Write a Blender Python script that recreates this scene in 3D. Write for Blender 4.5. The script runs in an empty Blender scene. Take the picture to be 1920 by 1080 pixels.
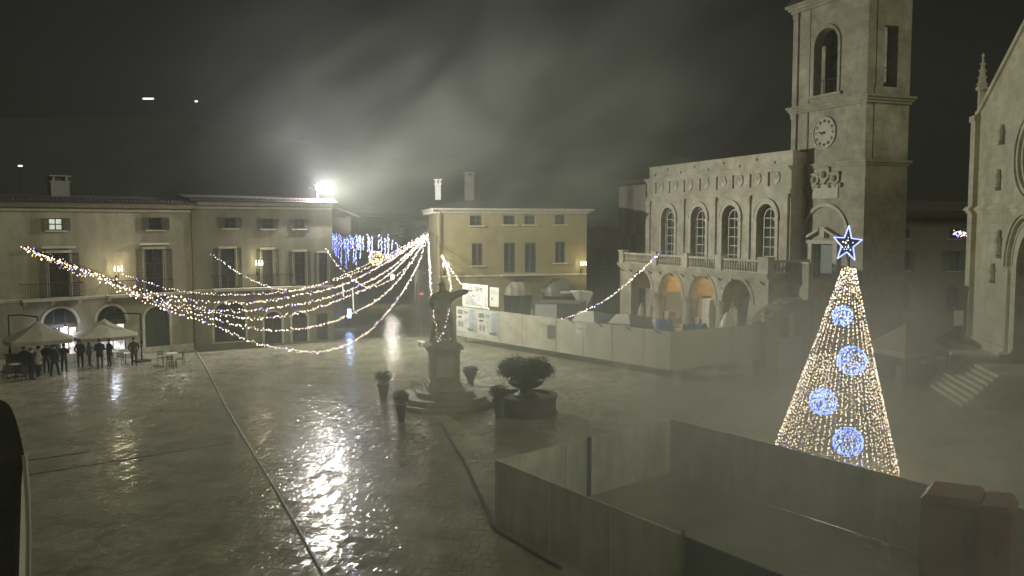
import bpy, math, random
import numpy as np
from mathutils import Vector, Matrix
R = math.radians
random.seed(7); rng = np.random.default_rng(11)
SC = bpy.context.scene
COL = SC.collection

# ------------------------------------------------------------------ camera
FPX, CX, CY, HCAM = 1600.0, 960.0, 540.0, 8.6
PITCH = math.atan(115.0 / FPX)
cam = bpy.data.cameras.new("camera"); cam_o = bpy.data.objects.new("camera", cam); COL.objects.link(cam_o)
cam.sensor_width = 36.0; cam.lens = FPX / 1920 * 36.0; cam.clip_start = 0.1; cam.clip_end = 600
cam_o.location = (0, 0, HCAM); cam_o.rotation_euler = (R(90) - PITCH, 0, 0)
SC.camera = cam_o

# ------------------------------------------------------------------ world, added soft fill lamp, exposure
W = bpy.data.worlds.new("World"); SC.world = W; W.use_nodes = True
wn, wl = W.node_tree.nodes, W.node_tree.links
wn.clear()
wout = wn.new('ShaderNodeOutputWorld'); wbg = wn.new('ShaderNodeBackground')
wtc = wn.new('ShaderNodeTexCoord'); wno = wn.new('ShaderNodeTexNoise'); wrmp = wn.new('ShaderNodeValToRGB')
wno.inputs['Scale'].default_value = 3.2; wno.inputs['Detail'].default_value = 5
wrmp.color_ramp.elements[0].position = 0.3; wrmp.color_ramp.elements[0].color = (0.55, 0.57, 0.38, 1)
wrmp.color_ramp.elements[1].position = 0.75; wrmp.color_ramp.elements[1].color = (1.0, 1.0, 0.75, 1)
wl.new(wtc.outputs['Generated'], wno.inputs['Vector']); wl.new(wno.outputs['Fac'], wrmp.inputs['Fac'])
wl.new(wrmp.outputs['Color'], wbg.inputs['Color']); wl.new(wbg.outputs['Background'], wout.inputs['Surface'])
wbg.inputs['Strength'].default_value = 0.007           # low cloud lit by the town

fill_sun = bpy.data.lights.new("fill_sun", 'SUN'); fill_sun_o = bpy.data.objects.new("fill_sun", fill_sun); COL.objects.link(fill_sun_o)
fill_sun.energy = 0.66; fill_sun.angle = R(25); fill_sun.color = (0.98, 1.0, 0.68)  # added dim sun-type fill, standing in for square lamps out of view
fill_sun_o.rotation_euler = Vector((-0.47, 0.80, -0.62)).to_track_quat('-Z', 'Y').to_euler()

FLOOD_POWER = 24000.0
HAZE_DENSITY = 0.0011
SC.view_settings.view_transform = 'Standard'; SC.view_settings.look = 'None'
SC.view_settings.exposure = 0.05; SC.view_settings.gamma = 1.0
SC.view_settings.use_curve_mapping = False
SC.render.engine = 'CYCLES'
cy = SC.cycles
cy.use_denoising = True; cy.max_bounces = 6; cy.diffuse_bounces = 3; cy.glossy_bounces = 3
cy.transmission_bounces = 4; cy.volume_bounces = 1; cy.sample_clamp_indirect = 4.0; cy.sample_clamp_direct = 0.0
cy.caustics_reflective = False; cy.caustics_refractive = False

# ------------------------------------------------------------------ survey helpers: photo pixel -> point in the place
_f = Vector((0, math.cos(PITCH), -math.sin(PITCH))); _u = Vector((0, math.sin(PITCH), math.cos(PITCH)))
def ray(px, py): return _f + Vector((1, 0, 0)) * ((px - CX) / FPX) + _u * ((CY - py) / FPX)
def on_z(px, py, z=0.0):
    d = ray(px, py); t = (z - HCAM) / d.z
    return Vector((0, 0, HCAM)) + d * t
def at_y(px, py, Y):
    d = ray(px, py); return Vector((0, 0, HCAM)) + d * (Y / d.y)
class Frame:
    """a vertical wall: local x runs left to right along it, local y goes into it"""
    def __init__(s, ox, oy, dx, dy):
        l = math.hypot(dx, dy); s.o = Vector((ox, oy, 0)); s.x = Vector((dx / l, dy / l, 0)); s.y = Vector((-dy / l, dx / l, 0))
        s.rot = math.atan2(dy, dx)
    def uz(s, px, py, n=0.0):
        d = ray(px, py); c = Vector((0, 0, HCAM)); o = s.o + s.y * n
        t = (o - c).dot(s.y) / d.dot(s.y); p = c + d * t
        return (p - s.o).dot(s.x), p.z
    def w(s, u, v, z): return s.o + s.x * u + s.y * v + Vector((0, 0, z))

# ------------------------------------------------------------------ materials
MATS = {}
def mat(name, col, rough=0.7, var=0.25, scale=3.0, bump=0.15, bscale=None, metal=0.0, spec=0.5, stain=0.0, coat=0.0, streak=0.0, blocks=None):
    if name in MATS: return MATS[name]
    m = bpy.data.materials.new(name); m.use_nodes = True; MATS[name] = m
    n, l = m.node_tree.nodes, m.node_tree.links
    b = n['Principled BSDF']
    b.inputs['Roughness'].default_value = rough; b.inputs['Metallic'].default_value = metal
    b.inputs['Specular IOR Level'].default_value = spec; b.inputs['Coat Weight'].default_value = coat
    b.inputs['Coat Roughness'].default_value = 0.15
    tc = n.new('ShaderNodeTexCoord')
    no = n.new('ShaderNodeTexNoise'); no.inputs['Scale'].default_value = scale; no.inputs['Detail'].default_value = 6; no.inputs['Roughness'].default_value = 0.65
    l.new(tc.outputs['Object'], no.inputs['Vector'])
    rp = n.new('ShaderNodeValToRGB')
    lo = [c * (1 - var) for c in col]; hi = [min(1, c * (1 + var)) for c in col]
    rp.color_ramp.elements[0].position = 0.3; rp.color_ramp.elements[1].position = 0.7
    rp.color_ramp.elements[0].color = (*lo, 1); rp.color_ramp.elements[1].color = (*hi, 1)
    l.new(no.outputs['Fac'], rp.inputs['Fac']); out = rp.outputs['Color']
    if stain or streak:
        mp = n.new('ShaderNodeMapping'); mp.inputs['Scale'].default_value = (1, 1, 0.18 if streak else 1)
        s2 = n.new('ShaderNodeTexNoise'); s2.inputs['Scale'].default_value = scale * (0.9 if streak else 0.28); s2.inputs['Detail'].default_value = 8
        s2.inputs['Roughness'].default_value = 0.7
        l.new(tc.outputs['Object'], mp.inputs['Vector']); l.new(mp.outputs['Vector'], s2.inputs['Vector'])
        r2 = n.new('ShaderNodeValToRGB'); k = 1 - max(stain, streak)
        r2.color_ramp.elements[0].position = 0.36; r2.color_ramp.elements[1].position = 0.62
        r2.color_ramp.elements[0].color = (k, k * 0.98, k * 0.94, 1); r2.color_ramp.elements[1].color = (1, 1, 1, 1)
        mx = n.new('ShaderNodeMix'); mx.data_type = 'RGBA'; mx.blend_type = 'MULTIPLY'; mx.inputs[0].default_value = 1
        l.new(s2.outputs['Fac'], r2.inputs['Fac']); l.new(out, mx.inputs[6]); l.new(r2.outputs['Color'], mx.inputs[7]); out = mx.outputs[2]
    bk = None
    if blocks:
        sx = n.new('ShaderNodeSeparateXYZ'); ad = n.new('ShaderNodeMath'); cb = n.new('ShaderNodeCombineXYZ'); bk = n.new('ShaderNodeTexBrick')
        l.new(tc.outputs['Object'], sx.inputs[0]); l.new(sx.outputs[0], ad.inputs[0]); l.new(sx.outputs[1], ad.inputs[1]); l.new(ad.outputs[0], cb.inputs[0]); l.new(sx.outputs[2], cb.inputs[1])
        l.new(cb.outputs[0], bk.inputs['Vector']); bk.inputs['Scale'].default_value = 1.0; bk.inputs['Mortar Size'].default_value = 0.022; bk.inputs['Mortar Smooth'].default_value = 0.6
        bk.inputs['Brick Width'].default_value = blocks[0]; bk.inputs['Row Height'].default_value = blocks[1]
        bk.inputs['Color1'].default_value = (1, 1, 1, 1); bk.inputs['Color2'].default_value = (0.84, 0.84, 0.82, 1); bk.inputs['Mortar'].default_value = (0.74, 0.72, 0.68, 1)
        mb_ = n.new('ShaderNodeMix'); mb_.data_type = 'RGBA'; mb_.blend_type = 'MULTIPLY'; mb_.inputs[0].default_value = 0.75
        l.new(out, mb_.inputs[6]); l.new(bk.outputs['Color'], mb_.inputs[7]); out = mb_.outputs[2]
    l.new(out, b.inputs['Base Color'])
    if bump:
        n3 = n.new('ShaderNodeTexNoise'); n3.inputs['Scale'].default_value = bscale or scale * 6; n3.inputs['Detail'].default_value = 6
        l.new(tc.outputs['Object'], n3.inputs['Vector'])
        bp = n.new('ShaderNodeBump'); bp.inputs['Strength'].default_value = bump; bp.inputs['Distance'].default_value = 0.05
        l.new(n3.outputs['Fac'], bp.inputs['Height']); l.new(bp.outputs['Normal'], b.inputs['Normal'])
    return m
def emit(name, col, s, sample=False, var=0.0, scale=4.0):
    if name in MATS: return MATS[name]
    m = bpy.data.materials.new(name); m.use_nodes = True; MATS[name] = m
    n, l = m.node_tree.nodes, m.node_tree.links
    b = n['Principled BSDF']; b.inputs['Base Color'].default_value = (0.6, 0.6, 0.6, 1); b.inputs['Roughness'].default_value = 0.3
    b.inputs['Emission Color'].default_value = (*col, 1); b.inputs['Emission Strength'].default_value = s
    if var:
        tc = n.new('ShaderNodeTexCoord'); no = n.new('ShaderNodeTexVoronoi'); no.inputs['Scale'].default_value = scale
        rp = n.new('ShaderNodeValToRGB'); rp.color_ramp.elements[0].position = 0.35; rp.color_ramp.elements[1].position = 0.75
        rp.color_ramp.elements[0].color = (*[c * (1 - var) for c in col], 1); rp.color_ramp.elements[1].color = (*col, 1)
        l.new(tc.outputs['Object'], no.inputs['Vector']); l.new(no.outputs['Color'], rp.inputs['Fac']); l.new(rp.outputs['Color'], b.inputs['Emission Color'])
    m.cycles.emission_sampling = 'FRONT' if sample else 'NONE'
    return m

M = dict(
    plaster=mat('warm_plaster', (0.33, 0.30, 0.22), 0.8, 0.14, 0.8, 0.12, 9, stain=0.3, streak=0.35),
    plaster2=mat('grey_plaster', (0.25, 0.235, 0.185), 0.8, 0.14, 0.8, 0.12, 9, stain=0.3, streak=0.35),
    yellow=mat('yellow_plaster', (0.285, 0.242, 0.128), 0.8, 0.13, 0.8, 0.12, 9, stain=0.22),
    trim=mat('stone_trim', (0.47, 0.445, 0.36), 0.7, 0.2, 3, 0.2),
    palazzo=mat('palazzo_stone', (0.50, 0.465, 0.37), 0.75, 0.16, 2.0, 0.2, 12, stain=0.38),
    arcade=mat('arcade_stone', (0.45, 0.41, 0.32), 0.8, 0.28, 2.6, 0.45, 7, stain=0.4, blocks=(0.9, 0.42)),
    tower=mat('tower_stone', (0.43, 0.405, 0.315), 0.8, 0.18, 1.6, 0.3, 9, stain=0.35, blocks=(1.1, 0.5)),
    church=mat('church_stone', (0.66, 0.63, 0.48), 0.75, 0.15, 1.3, 0.2, 10, stain=0.3, blocks=(1.2, 0.55)),
    ochre=mat('ochre_vault', (0.50, 0.37, 0.19), 0.8, 0.15, 2, 0.1),
    glass=mat('dark_glass', (0.035, 0.04, 0.04), 0.12, 0.2, 2, 0.03, spec=0.6),
    shutter=mat('brown_shutter', (0.10, 0.09, 0.07), 0.6, 0.25, 6, 0.2),
    shutterg=mat('green_shutter', (0.07, 0.09, 0.075), 0.6, 0.25, 6, 0.2),
    wood=mat('dark_wood', (0.085, 0.065, 0.045), 0.55, 0.3, 5, 0.25),
    roof=mat('roof_tile', (0.085, 0.065, 0.05), 0.7, 0.4, 5, 0.5, 14),
    iron=mat('black_iron', (0.03, 0.03, 0.028), 0.45, 0.3, 8, 0.1, metal=0.4),
    steel=mat('wet_steel', (0.35, 0.35, 0.34), 0.22, 0.2, 6, 0.06, metal=0.9),
    hoard=mat('hoarding_panel', (0.56, 0.53, 0.44), 0.42, 0.10, 1.1, 0.08, 5, streak=0.22),
    hoard2=mat('old_hoarding_panel', (0.72, 0.71, 0.63), 0.45, 0.16, 1.6, 0.1, 5, streak=0.35),
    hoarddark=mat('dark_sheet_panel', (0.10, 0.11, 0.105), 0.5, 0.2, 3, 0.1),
    white=mat('white_paint', (0.78, 0.77, 0.71), 0.4, 0.08, 2, 0.05, streak=0.15),
    print_=mat('printed_sheet', (0.58, 0.58, 0.55), 0.4, 0.06, 2, 0.02),
    ink=mat('grey_ink', (0.20, 0.21, 0.21), 0.5, 0.3, 3, 0.0),
    inkblue=mat('pale_blue_ink', (0.33, 0.38, 0.42), 0.5, 0.2, 3, 0.0),
    inkblack=mat('black_ink', (0.05, 0.05, 0.05), 0.5, 0.2, 3, 0.0),
    statue=mat('weathered_statue_stone', (0.38, 0.37, 0.30), 0.65, 0.3, 4, 0.35),
    ped=mat('pedestal_stone', (0.40, 0.385, 0.31), 0.6, 0.25, 2.4, 0.3, stain=0.3),
    darkpot=mat('dark_pot', (0.05, 0.048, 0.042), 0.5, 0.3, 5, 0.15),
    leaf=mat('foliage', (0.045, 0.06, 0.028), 0.55, 0.5, 5, 0.1),
    leafd=mat('dark_foliage', (0.03, 0.04, 0.02), 0.55, 0.5, 5, 0.1),
    canvas=mat('cream_canvas', (0.30, 0.28, 0.21), 0.6, 0.12, 1.5, 0.12, 5, streak=0.18),
    browncanvas=mat('brown_canvas', (0.27, 0.21, 0.14), 0.6, 0.15, 1.5, 0.12, 5),
    tarp=mat('blue_tarp', (0.05, 0.085, 0.30), 0.35, 0.3, 4, 0.5, 6),
    tarpw=mat('white_tarp', (0.62, 0.61, 0.57), 0.4, 0.1, 3, 0.35, 5),
    greybox=mat('grey_metal_box', (0.36, 0.38, 0.36), 0.45, 0.12, 2, 0.08),
    darkbox=mat('dark_green_box', (0.09, 0.10, 0.085), 0.5, 0.2, 2, 0.1),
    red=mat('red_plastic', (0.23, 0.085, 0.075), 0.45, 0.18, 2, 0.08),
    redsign=mat('sign_red', (0.33, 0.05, 0.045), 0.35, 0.05, 3, 0.0),
    skin=mat('skin', (0.42, 0.27, 0.20), 0.5, 0.1, 8, 0.0),
    hair=mat('dark_hair', (0.03, 0.022, 0.016), 0.5, 0.3, 12, 0.1),
    rock=mat('rubble_stone', (0.36, 0.33, 0.27), 0.8, 0.3, 4, 0.5),
    plank=mat('pale_plank', (0.42, 0.34, 0.23), 0.65, 0.25, 6, 0.2),
    dark=mat('dark_wall', (0.045, 0.045, 0.038), 0.8, 0.3, 3, 0.3),
    rubber=mat('black_rubber', (0.015, 0.015, 0.013), 0.8, 0.2, 6, 0.1),
    hill=mat('dark_hillside', (0.03, 0.035, 0.022), 0.9, 0.5, 0.2, 0.0),
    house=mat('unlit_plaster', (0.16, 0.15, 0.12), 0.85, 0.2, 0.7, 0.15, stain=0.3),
)
B_WARM = emit('bulb_warm', (1.0, 0.84, 0.56), 3.6)
B_PINK = emit('bulb_pink', (1.0, 0.68, 0.60), 3.4)
B_GOLD = emit('bulb_gold', (1.0, 0.60, 0.13), 3.2)
B_VIOL = emit('bulb_violet', (0.22, 0.16, 1.0), 3.0)
B_BLUE = emit('bulb_blue', (0.06, 0.14, 1.0), 3.5)
B_ICE = emit('bulb_ice', (0.32, 0.54, 1.0), 2.8)
B_WHITE = emit('bulb_white', (1.0, 0.95, 0.82), 4.0)

# ------------------------------------------------------------------ mesh builder
class MB:
    def __init__(s): s.v = []; s.f = []; s.mi = []
    def add(s, vs, fs, mi=0):
        k = len(s.v); s.v += [tuple(v) for v in vs]
        for f in fs: s.f.append(tuple(i + k for i in f)); s.mi.append(mi)
        return s
    def box(s, x0, x1, y0, y1, z0, z1, mi=0):
        vs = [(x, y, z) for z in (z0, z1) for y in (y0, y1) for x in (x0, x1)]
        return s.add(vs, [(0, 2, 3, 1), (4, 5, 7, 6), (0, 1, 5, 4), (2, 6, 7, 3), (0, 4, 6, 2), (1, 3, 7, 5)], mi)
    def obox(s, c, sx, sy, sz, rz=0.0, ry=0.0, rx=0.0, mi=0):
        m = Matrix.Translation(c) @ Matrix.Rotation(rz, 4, 'Z') @ Matrix.Rotation(ry, 4, 'Y') @ Matrix.Rotation(rx, 4, 'X')
        vs = [m @ Vector((x * sx / 2, y * sy / 2, z * sz / 2)) for z in (-1, 1) for y in (-1, 1) for x in (-1, 1)]
        return s.add(vs, [(0, 2, 3, 1), (4, 5, 7, 6), (0, 1, 5, 4), (2, 6, 7, 3), (0, 4, 6, 2), (1, 3, 7, 5)], mi)
    def poly_xz(s, pts, y0, y1, mi=0):            # polygon in x,z pushed along y
        n = len(pts); vs = [(p[0], y0, p[1]) for p in pts] + [(p[0], y1, p[1]) for p in pts]
        fs = [tuple(range(n)), tuple(range(2 * n - 1, n - 1, -1))] + [(i, i + n, (i + 1) % n + n, (i + 1) % n) for i in range(n)]
        return s.add(vs, fs, mi)
    def poly_xy(s, pts, z0, z1, mi=0):
        n = len(pts); vs = [(p[0], p[1], z0) for p in pts] + [(p[0], p[1], z1) for p in pts]
        fs = [tuple(range(n - 1, -1, -1)), tuple(range(n, 2 * n))] + [(i, (i + 1) % n, (i + 1) % n + n, i + n) for i in range(n)]
        return s.add(vs, fs, mi)
    def cyl(s, p0, p1, r0, r1=None, n=8, mi=0, cap=True):
        p0, p1 = Vector(p0), Vector(p1); r1 = r0 if r1 is None else r1
        d = (p1 - p0); q = d.to_track_quat('Z', 'Y') if d.length > 1e-6 else Vector((0, 0, 1)).to_track_quat('Z', 'Y')
        vs = []
        for p, r in ((p0, r0), (p1, r1)):
            for i in range(n):
                a = 2 * math.pi * i / n; vs.append(p + q @ Vector((r * math.cos(a), r * math.sin(a), 0)))
        fs = [(i, (i + 1) % n, (i + 1) % n + n, i + n) for i in range(n)]
        if cap: fs += [tuple(range(n - 1, -1, -1)), tuple(range(n, 2 * n))]
        return s.add(vs, fs, mi)
    def tube(s, pts, r, n=6, mi=0):
        for a, b in zip(pts[:-1], pts[1:]): s.cyl(a, b, r, r, n, mi)
        return s
    def lathe(s, prof, c=(0, 0, 0), n=16, mi=0, sx=1.0, sy=1.0):
        vs = []
        for r, z in prof:
            for i in range(n):
                a = 2 * math.pi * i / n; vs.append((c[0] + r * sx * math.cos(a), c[1] + r * sy * math.sin(a), c[2] + z))
        fs = []
        for k in range(len(prof) - 1):
            fs += [(k * n + i, k * n + (i + 1) % n, (k + 1) * n + (i + 1) % n, (k + 1) * n + i) for i in range(n)]
        fs += [tuple(range(n - 1, -1, -1)), tuple(range((len(prof) - 1) * n, len(prof) * n))]
        return s.add(vs, fs, mi)
    def ball(s, c, r, n=10, m=7, mi=0, sz=1.0):
        return s.lathe([(max(0.001, r * math.sin(math.pi * k / m)), -r * sz * math.cos(math.pi * k / m)) for k in range(m + 1)], c, n, mi)
    def wall(s, u0, u1, z0, z1, ops=(), th=0.5, y0=0.0, mi=0):
        cur = u0
        for (a, b, zb, zt, rise) in sorted(ops):
            a, b = max(a, u0), min(b, u1)
            if a > cur: s.box(cur, a, y0, y0 + th, z0, z1, mi)
            if zb > z0 + 1e-4: s.box(a, b, y0, y0 + th, z0, zb, mi)
            if rise <= 0: s.box(a, b, y0, y0 + th, zt, z1, mi)
            else:
                N = 14; c = (a + b) / 2; h = (b - a) / 2
                P = [(c - h * math.cos(math.pi * k / N), zt - rise + rise * math.sin(math.pi * k / N)) for k in range(N + 1)]
                for p, q in zip(P[:-1], P[1:]): s.poly_xz([p, q, (q[0], z1), (p[0], z1)], y0, y0 + th, mi)
            cur = b
        if cur < u1: s.box(cur, u1, y0, y0 + th, z0, z1, mi)
        return s
    def arch_ring(s, c, zs, r0, r1, y0, y1, N=16, mi=0, a0=0, a1=math.pi, asp=1.0):
        for k in range(N):
            a, b = a0 + (a1 - a0) * k / N, a0 + (a1 - a0) * (k + 1) / N
            P = [(c - r0 * math.cos(a), zs + asp * r0 * math.sin(a)), (c - r0 * math.cos(b), zs + asp * r0 * math.sin(b)),
                 (c - r1 * math.cos(b), zs + asp * r1 * math.sin(b)), (c - r1 * math.cos(a), zs + asp * r1 * math.sin(a))]
            s.poly_xz(P, y0, y1, mi)
        return s
    def build(s, name, m, parent=None, loc=(0, 0, 0), rz=0.0, smooth=False):
        me = bpy.data.meshes.new(name); me.from_pydata(s.v, [], s.f); me.validate()
        ms = m if isinstance(m, (list, tuple)) else [m]
        for x in ms: me.materials.append(x)
        if len(ms) > 1 and len(me.polygons) == len(s.mi): me.polygons.foreach_set('material_index', s.mi)
        import bmesh
        bm = bmesh.new(); bm.from_mesh(me); bmesh.ops.recalc_face_normals(bm, faces=bm.faces); bm.to_mesh(me); bm.free()
        if smooth: me.polygons.foreach_set('use_smooth', [True] * len(me.polygons))
        return link(name, me, parent, loc, rz)
def link(name, me, parent=None, loc=(0, 0, 0), rz=0.0):
    o = bpy.data.objects.new(name, me); COL.objects.link(o); o.location = loc; o.rotation_euler = (0, 0, rz)
    if parent: o.parent = parent
    return o
def tag(o, label=None, cat=None, group=None, kind=None):
    if label: o['label'] = label
    if cat: o['category'] = cat
    if group: o['group'] = group
    if kind: o['kind'] = kind
    return o
def empty(name, loc, rz=0.0, label=None, cat=None, group=None):
    o = bpy.data.objects.new(name, None); COL.objects.link(o); o.location = loc; o.rotation_euler = (0, 0, rz); o.empty_display_size = 0.3
    return tag(o, label, cat, group)
def framed(name, F, label, cat, group=None): return empty(name, F.o, F.rot, label, cat, group)
def copy_tree(o, loc=None, rz=None, parent=None):
    c = o.copy(); COL.objects.link(c)
    if parent: c.parent = parent
    if loc is not None: c.location = loc
    if rz is not None: c.rotation_euler = (0, 0, rz)
    for ch in list(o.children): copy_tree(ch, None, None, c)
    return c
def bmesh_pts(name, centers, rad, mats, probs, parent=None, jit=0.25, loc=(0, 0, 0)):
    """many tiny lamp bulbs in one mesh"""
    C = np.asarray(centers, dtype=np.float64).reshape(-1, 3); n = len(C)
    t = (1 + 5 ** 0.5) / 2
    if np.max(rad) > 0.05:
        base = np.array([(-1, t, 0), (1, t, 0), (-1, -t, 0), (1, -t, 0), (0, -1, t), (0, 1, t), (0, -1, -t), (0, 1, -t), (t, 0, -1), (t, 0, 1), (-t, 0, -1), (-t, 0, 1)]) / math.hypot(1, t)
        F = np.array([(0, 11, 5), (0, 5, 1), (0, 1, 7), (0, 7, 10), (0, 10, 11), (1, 5, 9), (5, 11, 4), (11, 10, 2), (10, 7, 6), (7, 1, 8), (3, 9, 4), (3, 4, 2), (3, 2, 6), (3, 6, 8), (3, 8, 9), (4, 9, 5), (2, 4, 11), (6, 2, 10), (8, 6, 7), (9, 8, 1)])
    else:
        base = np.array([(1, 0, 0), (-1, 0, 0), (0, 1, 0), (0, -1, 0), (0, 0, 1.2), (0, 0, -1.2)], float)
        F = np.array([(0, 2, 4), (2, 1, 4), (1, 3, 4), (3, 0, 4), (2, 0, 5), (1, 2, 5), (3, 1, 5), (0, 3, 5)])
    rr = np.asarray(rad) * (1 + jit * rng.standard_normal(n)).clip(0.5, 1.7)
    V = (C[:, None, :] + base[None] * rr[:, None, None]).reshape(-1, 3)
    FF = (F[None] + (np.arange(n) * len(base))[:, None, None]).reshape(-1, 3)
    me = bpy.data.meshes.new(name); me.from_pydata(V.tolist(), [], FF.tolist())
    for m in mats: me.materials.append(m)
    idx = np.repeat(rng.choice(len(mats), n, p=probs), len(F)); me.polygons.foreach_set('material_index', idx.astype(np.int32))
    o = link(name, me, parent, loc); o['kind'] = 'stuff'
    return o
def spline(pts, step):
    P = [Vector(p) for p in pts]; P = [P[0] * 2 - P[1]] + P + [P[-1] * 2 - P[-2]]; out = []
    for i in range(1, len(P) - 2):
        p0, p1, p2, p3 = P[i - 1], P[i], P[i + 1], P[i + 2]; n = max(2, int((p2 - p1).length / step * 2))
        for k in range(n):
            t = k / n
            out.append(0.5 * ((2 * p1) + (p2 - p0) * t + (2 * p0 - 5 * p1 + 4 * p2 - p3) * t * t + (3 * p1 - p0 - 3 * p2 + p3) * t ** 3))
    out.append(P[-2])
    res = [out[0]]; acc = 0
    for a, b in zip(out[:-1], out[1:]):
        L = (b - a).length
        while acc + L >= step:
            t = (step - acc) / L; a = a.lerp(b, t); res.append(a.copy()); L = (b - a).length; acc = 0
        acc += L
    return res
def lamp(name, parent, loc, power, col, radius=0.1, shape='POINT'):
    d = bpy.data.lights.new(name, shape); d.energy = power; d.color = col; d.shadow_soft_size = radius
    o = bpy.data.objects.new(name, d); COL.objects.link(o); o.location = loc
    if parent: o.parent = parent
    return o
def text_mesh(name, s, size, m, parent, loc, rot, depth=0.01):
    c = bpy.data.curves.new(name, 'FONT'); c.body = s; c.size = size; c.extrude = depth; c.align_x = 'CENTER'; c.align_y = 'CENTER'
    t = bpy.data.objects.new(name, c); COL.objects.link(t)
    me = bpy.data.meshes.new_from_object(t.evaluated_get(bpy.context.evaluated_depsgraph_get()))
    bpy.data.objects.remove(t); me.materials.clear(); me.materials.append(m)
    o = link(name, me, parent, loc); o.rotation_euler = rot
    return o

# ================================================================== SETTING
# --- wet ground (one sheet) and its paving stones
def ground_material():
    m = bpy.data.materials.new('wet_stone'); m.use_nodes = True
    n, l = m.node_tree.nodes, m.node_tree.links; b = n['Principled BSDF']
    g = n.new('ShaderNodeNewGeometry')
    def noise(sc, det, rough=0.6):
        t = n.new('ShaderNodeTexNoise'); t.inputs['Scale'].default_value = sc; t.inputs['Detail'].default_value = det; t.inputs['Roughness'].default_value = rough
        l.new(g.outputs['Position'], t.inputs['Vector']); return t
    a = noise(0.55, 8); rp = n.new('ShaderNodeValToRGB')
    rp.color_ramp.elements[0].position = 0.3; rp.color_ramp.elements[0].color = (0.205, 0.19, 0.132, 1)
    rp.color_ramp.elements[1].position = 0.7; rp.color_ramp.elements[1].color = (0.385, 0.36, 0.255, 1)
    l.new(a.outputs['Fac'], rp.inputs['Fac'])
    rnd = n.new('ShaderNodeMix'); rnd.data_type = 'RGBA'; rnd.blend_type = 'MULTIPLY'; rnd.inputs[0].default_value = 0.22
    v = n.new('ShaderNodeMath'); v.operation = 'MULTIPLY_ADD'; v.inputs[1].default_value = 0.8; v.inputs[2].default_value = 0.55
    l.new(g.outputs['Random Per Island'], v.inputs[0])
    l.new(rp.outputs['Color'], rnd.inputs[6]); l.new(v.outputs[0], rnd.inputs[7]); l.new(rnd.outputs[2], b.inputs['Base Color'])
    w = noise(0.35, 5); r2 = n.new('ShaderNodeMapRange'); r2.inputs[1].default_value = 0.35; r2.inputs[2].default_value = 0.68; r2.inputs[3].default_value = 0.035; r2.inputs[4].default_value = 0.065
    l.new(w.outputs['Fac'], r2.inputs[0]); l.new(r2.outputs[0], b.inputs['Roughness'])
    b.inputs['Specular IOR Level'].default_value = 0.30
    n1 = noise(8.5, 2); n2 = noise(40.0, 1)
    ad = n.new('ShaderNodeMath'); ad.operation = 'MULTIPLY_ADD'; ad.inputs[1].default_value = 0.08
    l.new(n2.outputs['Fac'], ad.inputs[0]); l.new(n1.outputs['Fac'], ad.inputs[2])
    bp = n.new('ShaderNodeBump'); bp.inputs['Strength'].default_value = 0.85; bp.inputs['Distance'].default_value = 0.040
    am = n.new('ShaderNodeMath'); am.operation = 'POWER'; am.inputs[1].default_value = 1.6; l.new(g.outputs['Random Per Island'], am.inputs[0])
    a2 = n.new('ShaderNodeMath'); a2.operation = 'MULTIPLY_ADD'; a2.inputs[1].default_value = 1.35; a2.inputs[2].default_value = 0.20; l.new(am.outputs[0], a2.inputs[0])
    a3 = n.new('ShaderNodeMath'); a3.operation = 'MULTIPLY'; l.new(ad.outputs[0], a3.inputs[0]); l.new(a2.outputs[0], a3.inputs[1])
    l.new(a3.outputs[0], bp.inputs['Height']); l.new(bp.outputs['Normal'], b.inputs['Normal'])
    return m
M['wet'] = ground_material()
gm = MB(); NG = 40
xs = np.linspace(-118, 118, NG); ys = np.linspace(-18, 138, NG)
gm.add([(x, y, -0.010) for y in ys for x in xs], [(j * NG + i, j * NG + i + 1, (j + 1) * NG + i + 1, (j + 1) * NG + i) for j in range(NG - 1) for i in range(NG - 1)])
ground = gm.build('ground', M['wet']); tag(ground, 'wet stone paving of the square shining under the lamps', kind='structure')

FA = Frame(-23.8 - 0.766 * 18, 57.3 - 0.643 * 18, 0.766, 0.643)      # left buildings
FB = Frame(-22.04, 58.8, 0.866, 0.5)
uB_end = FB.uz(624, 500)[0]

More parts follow.
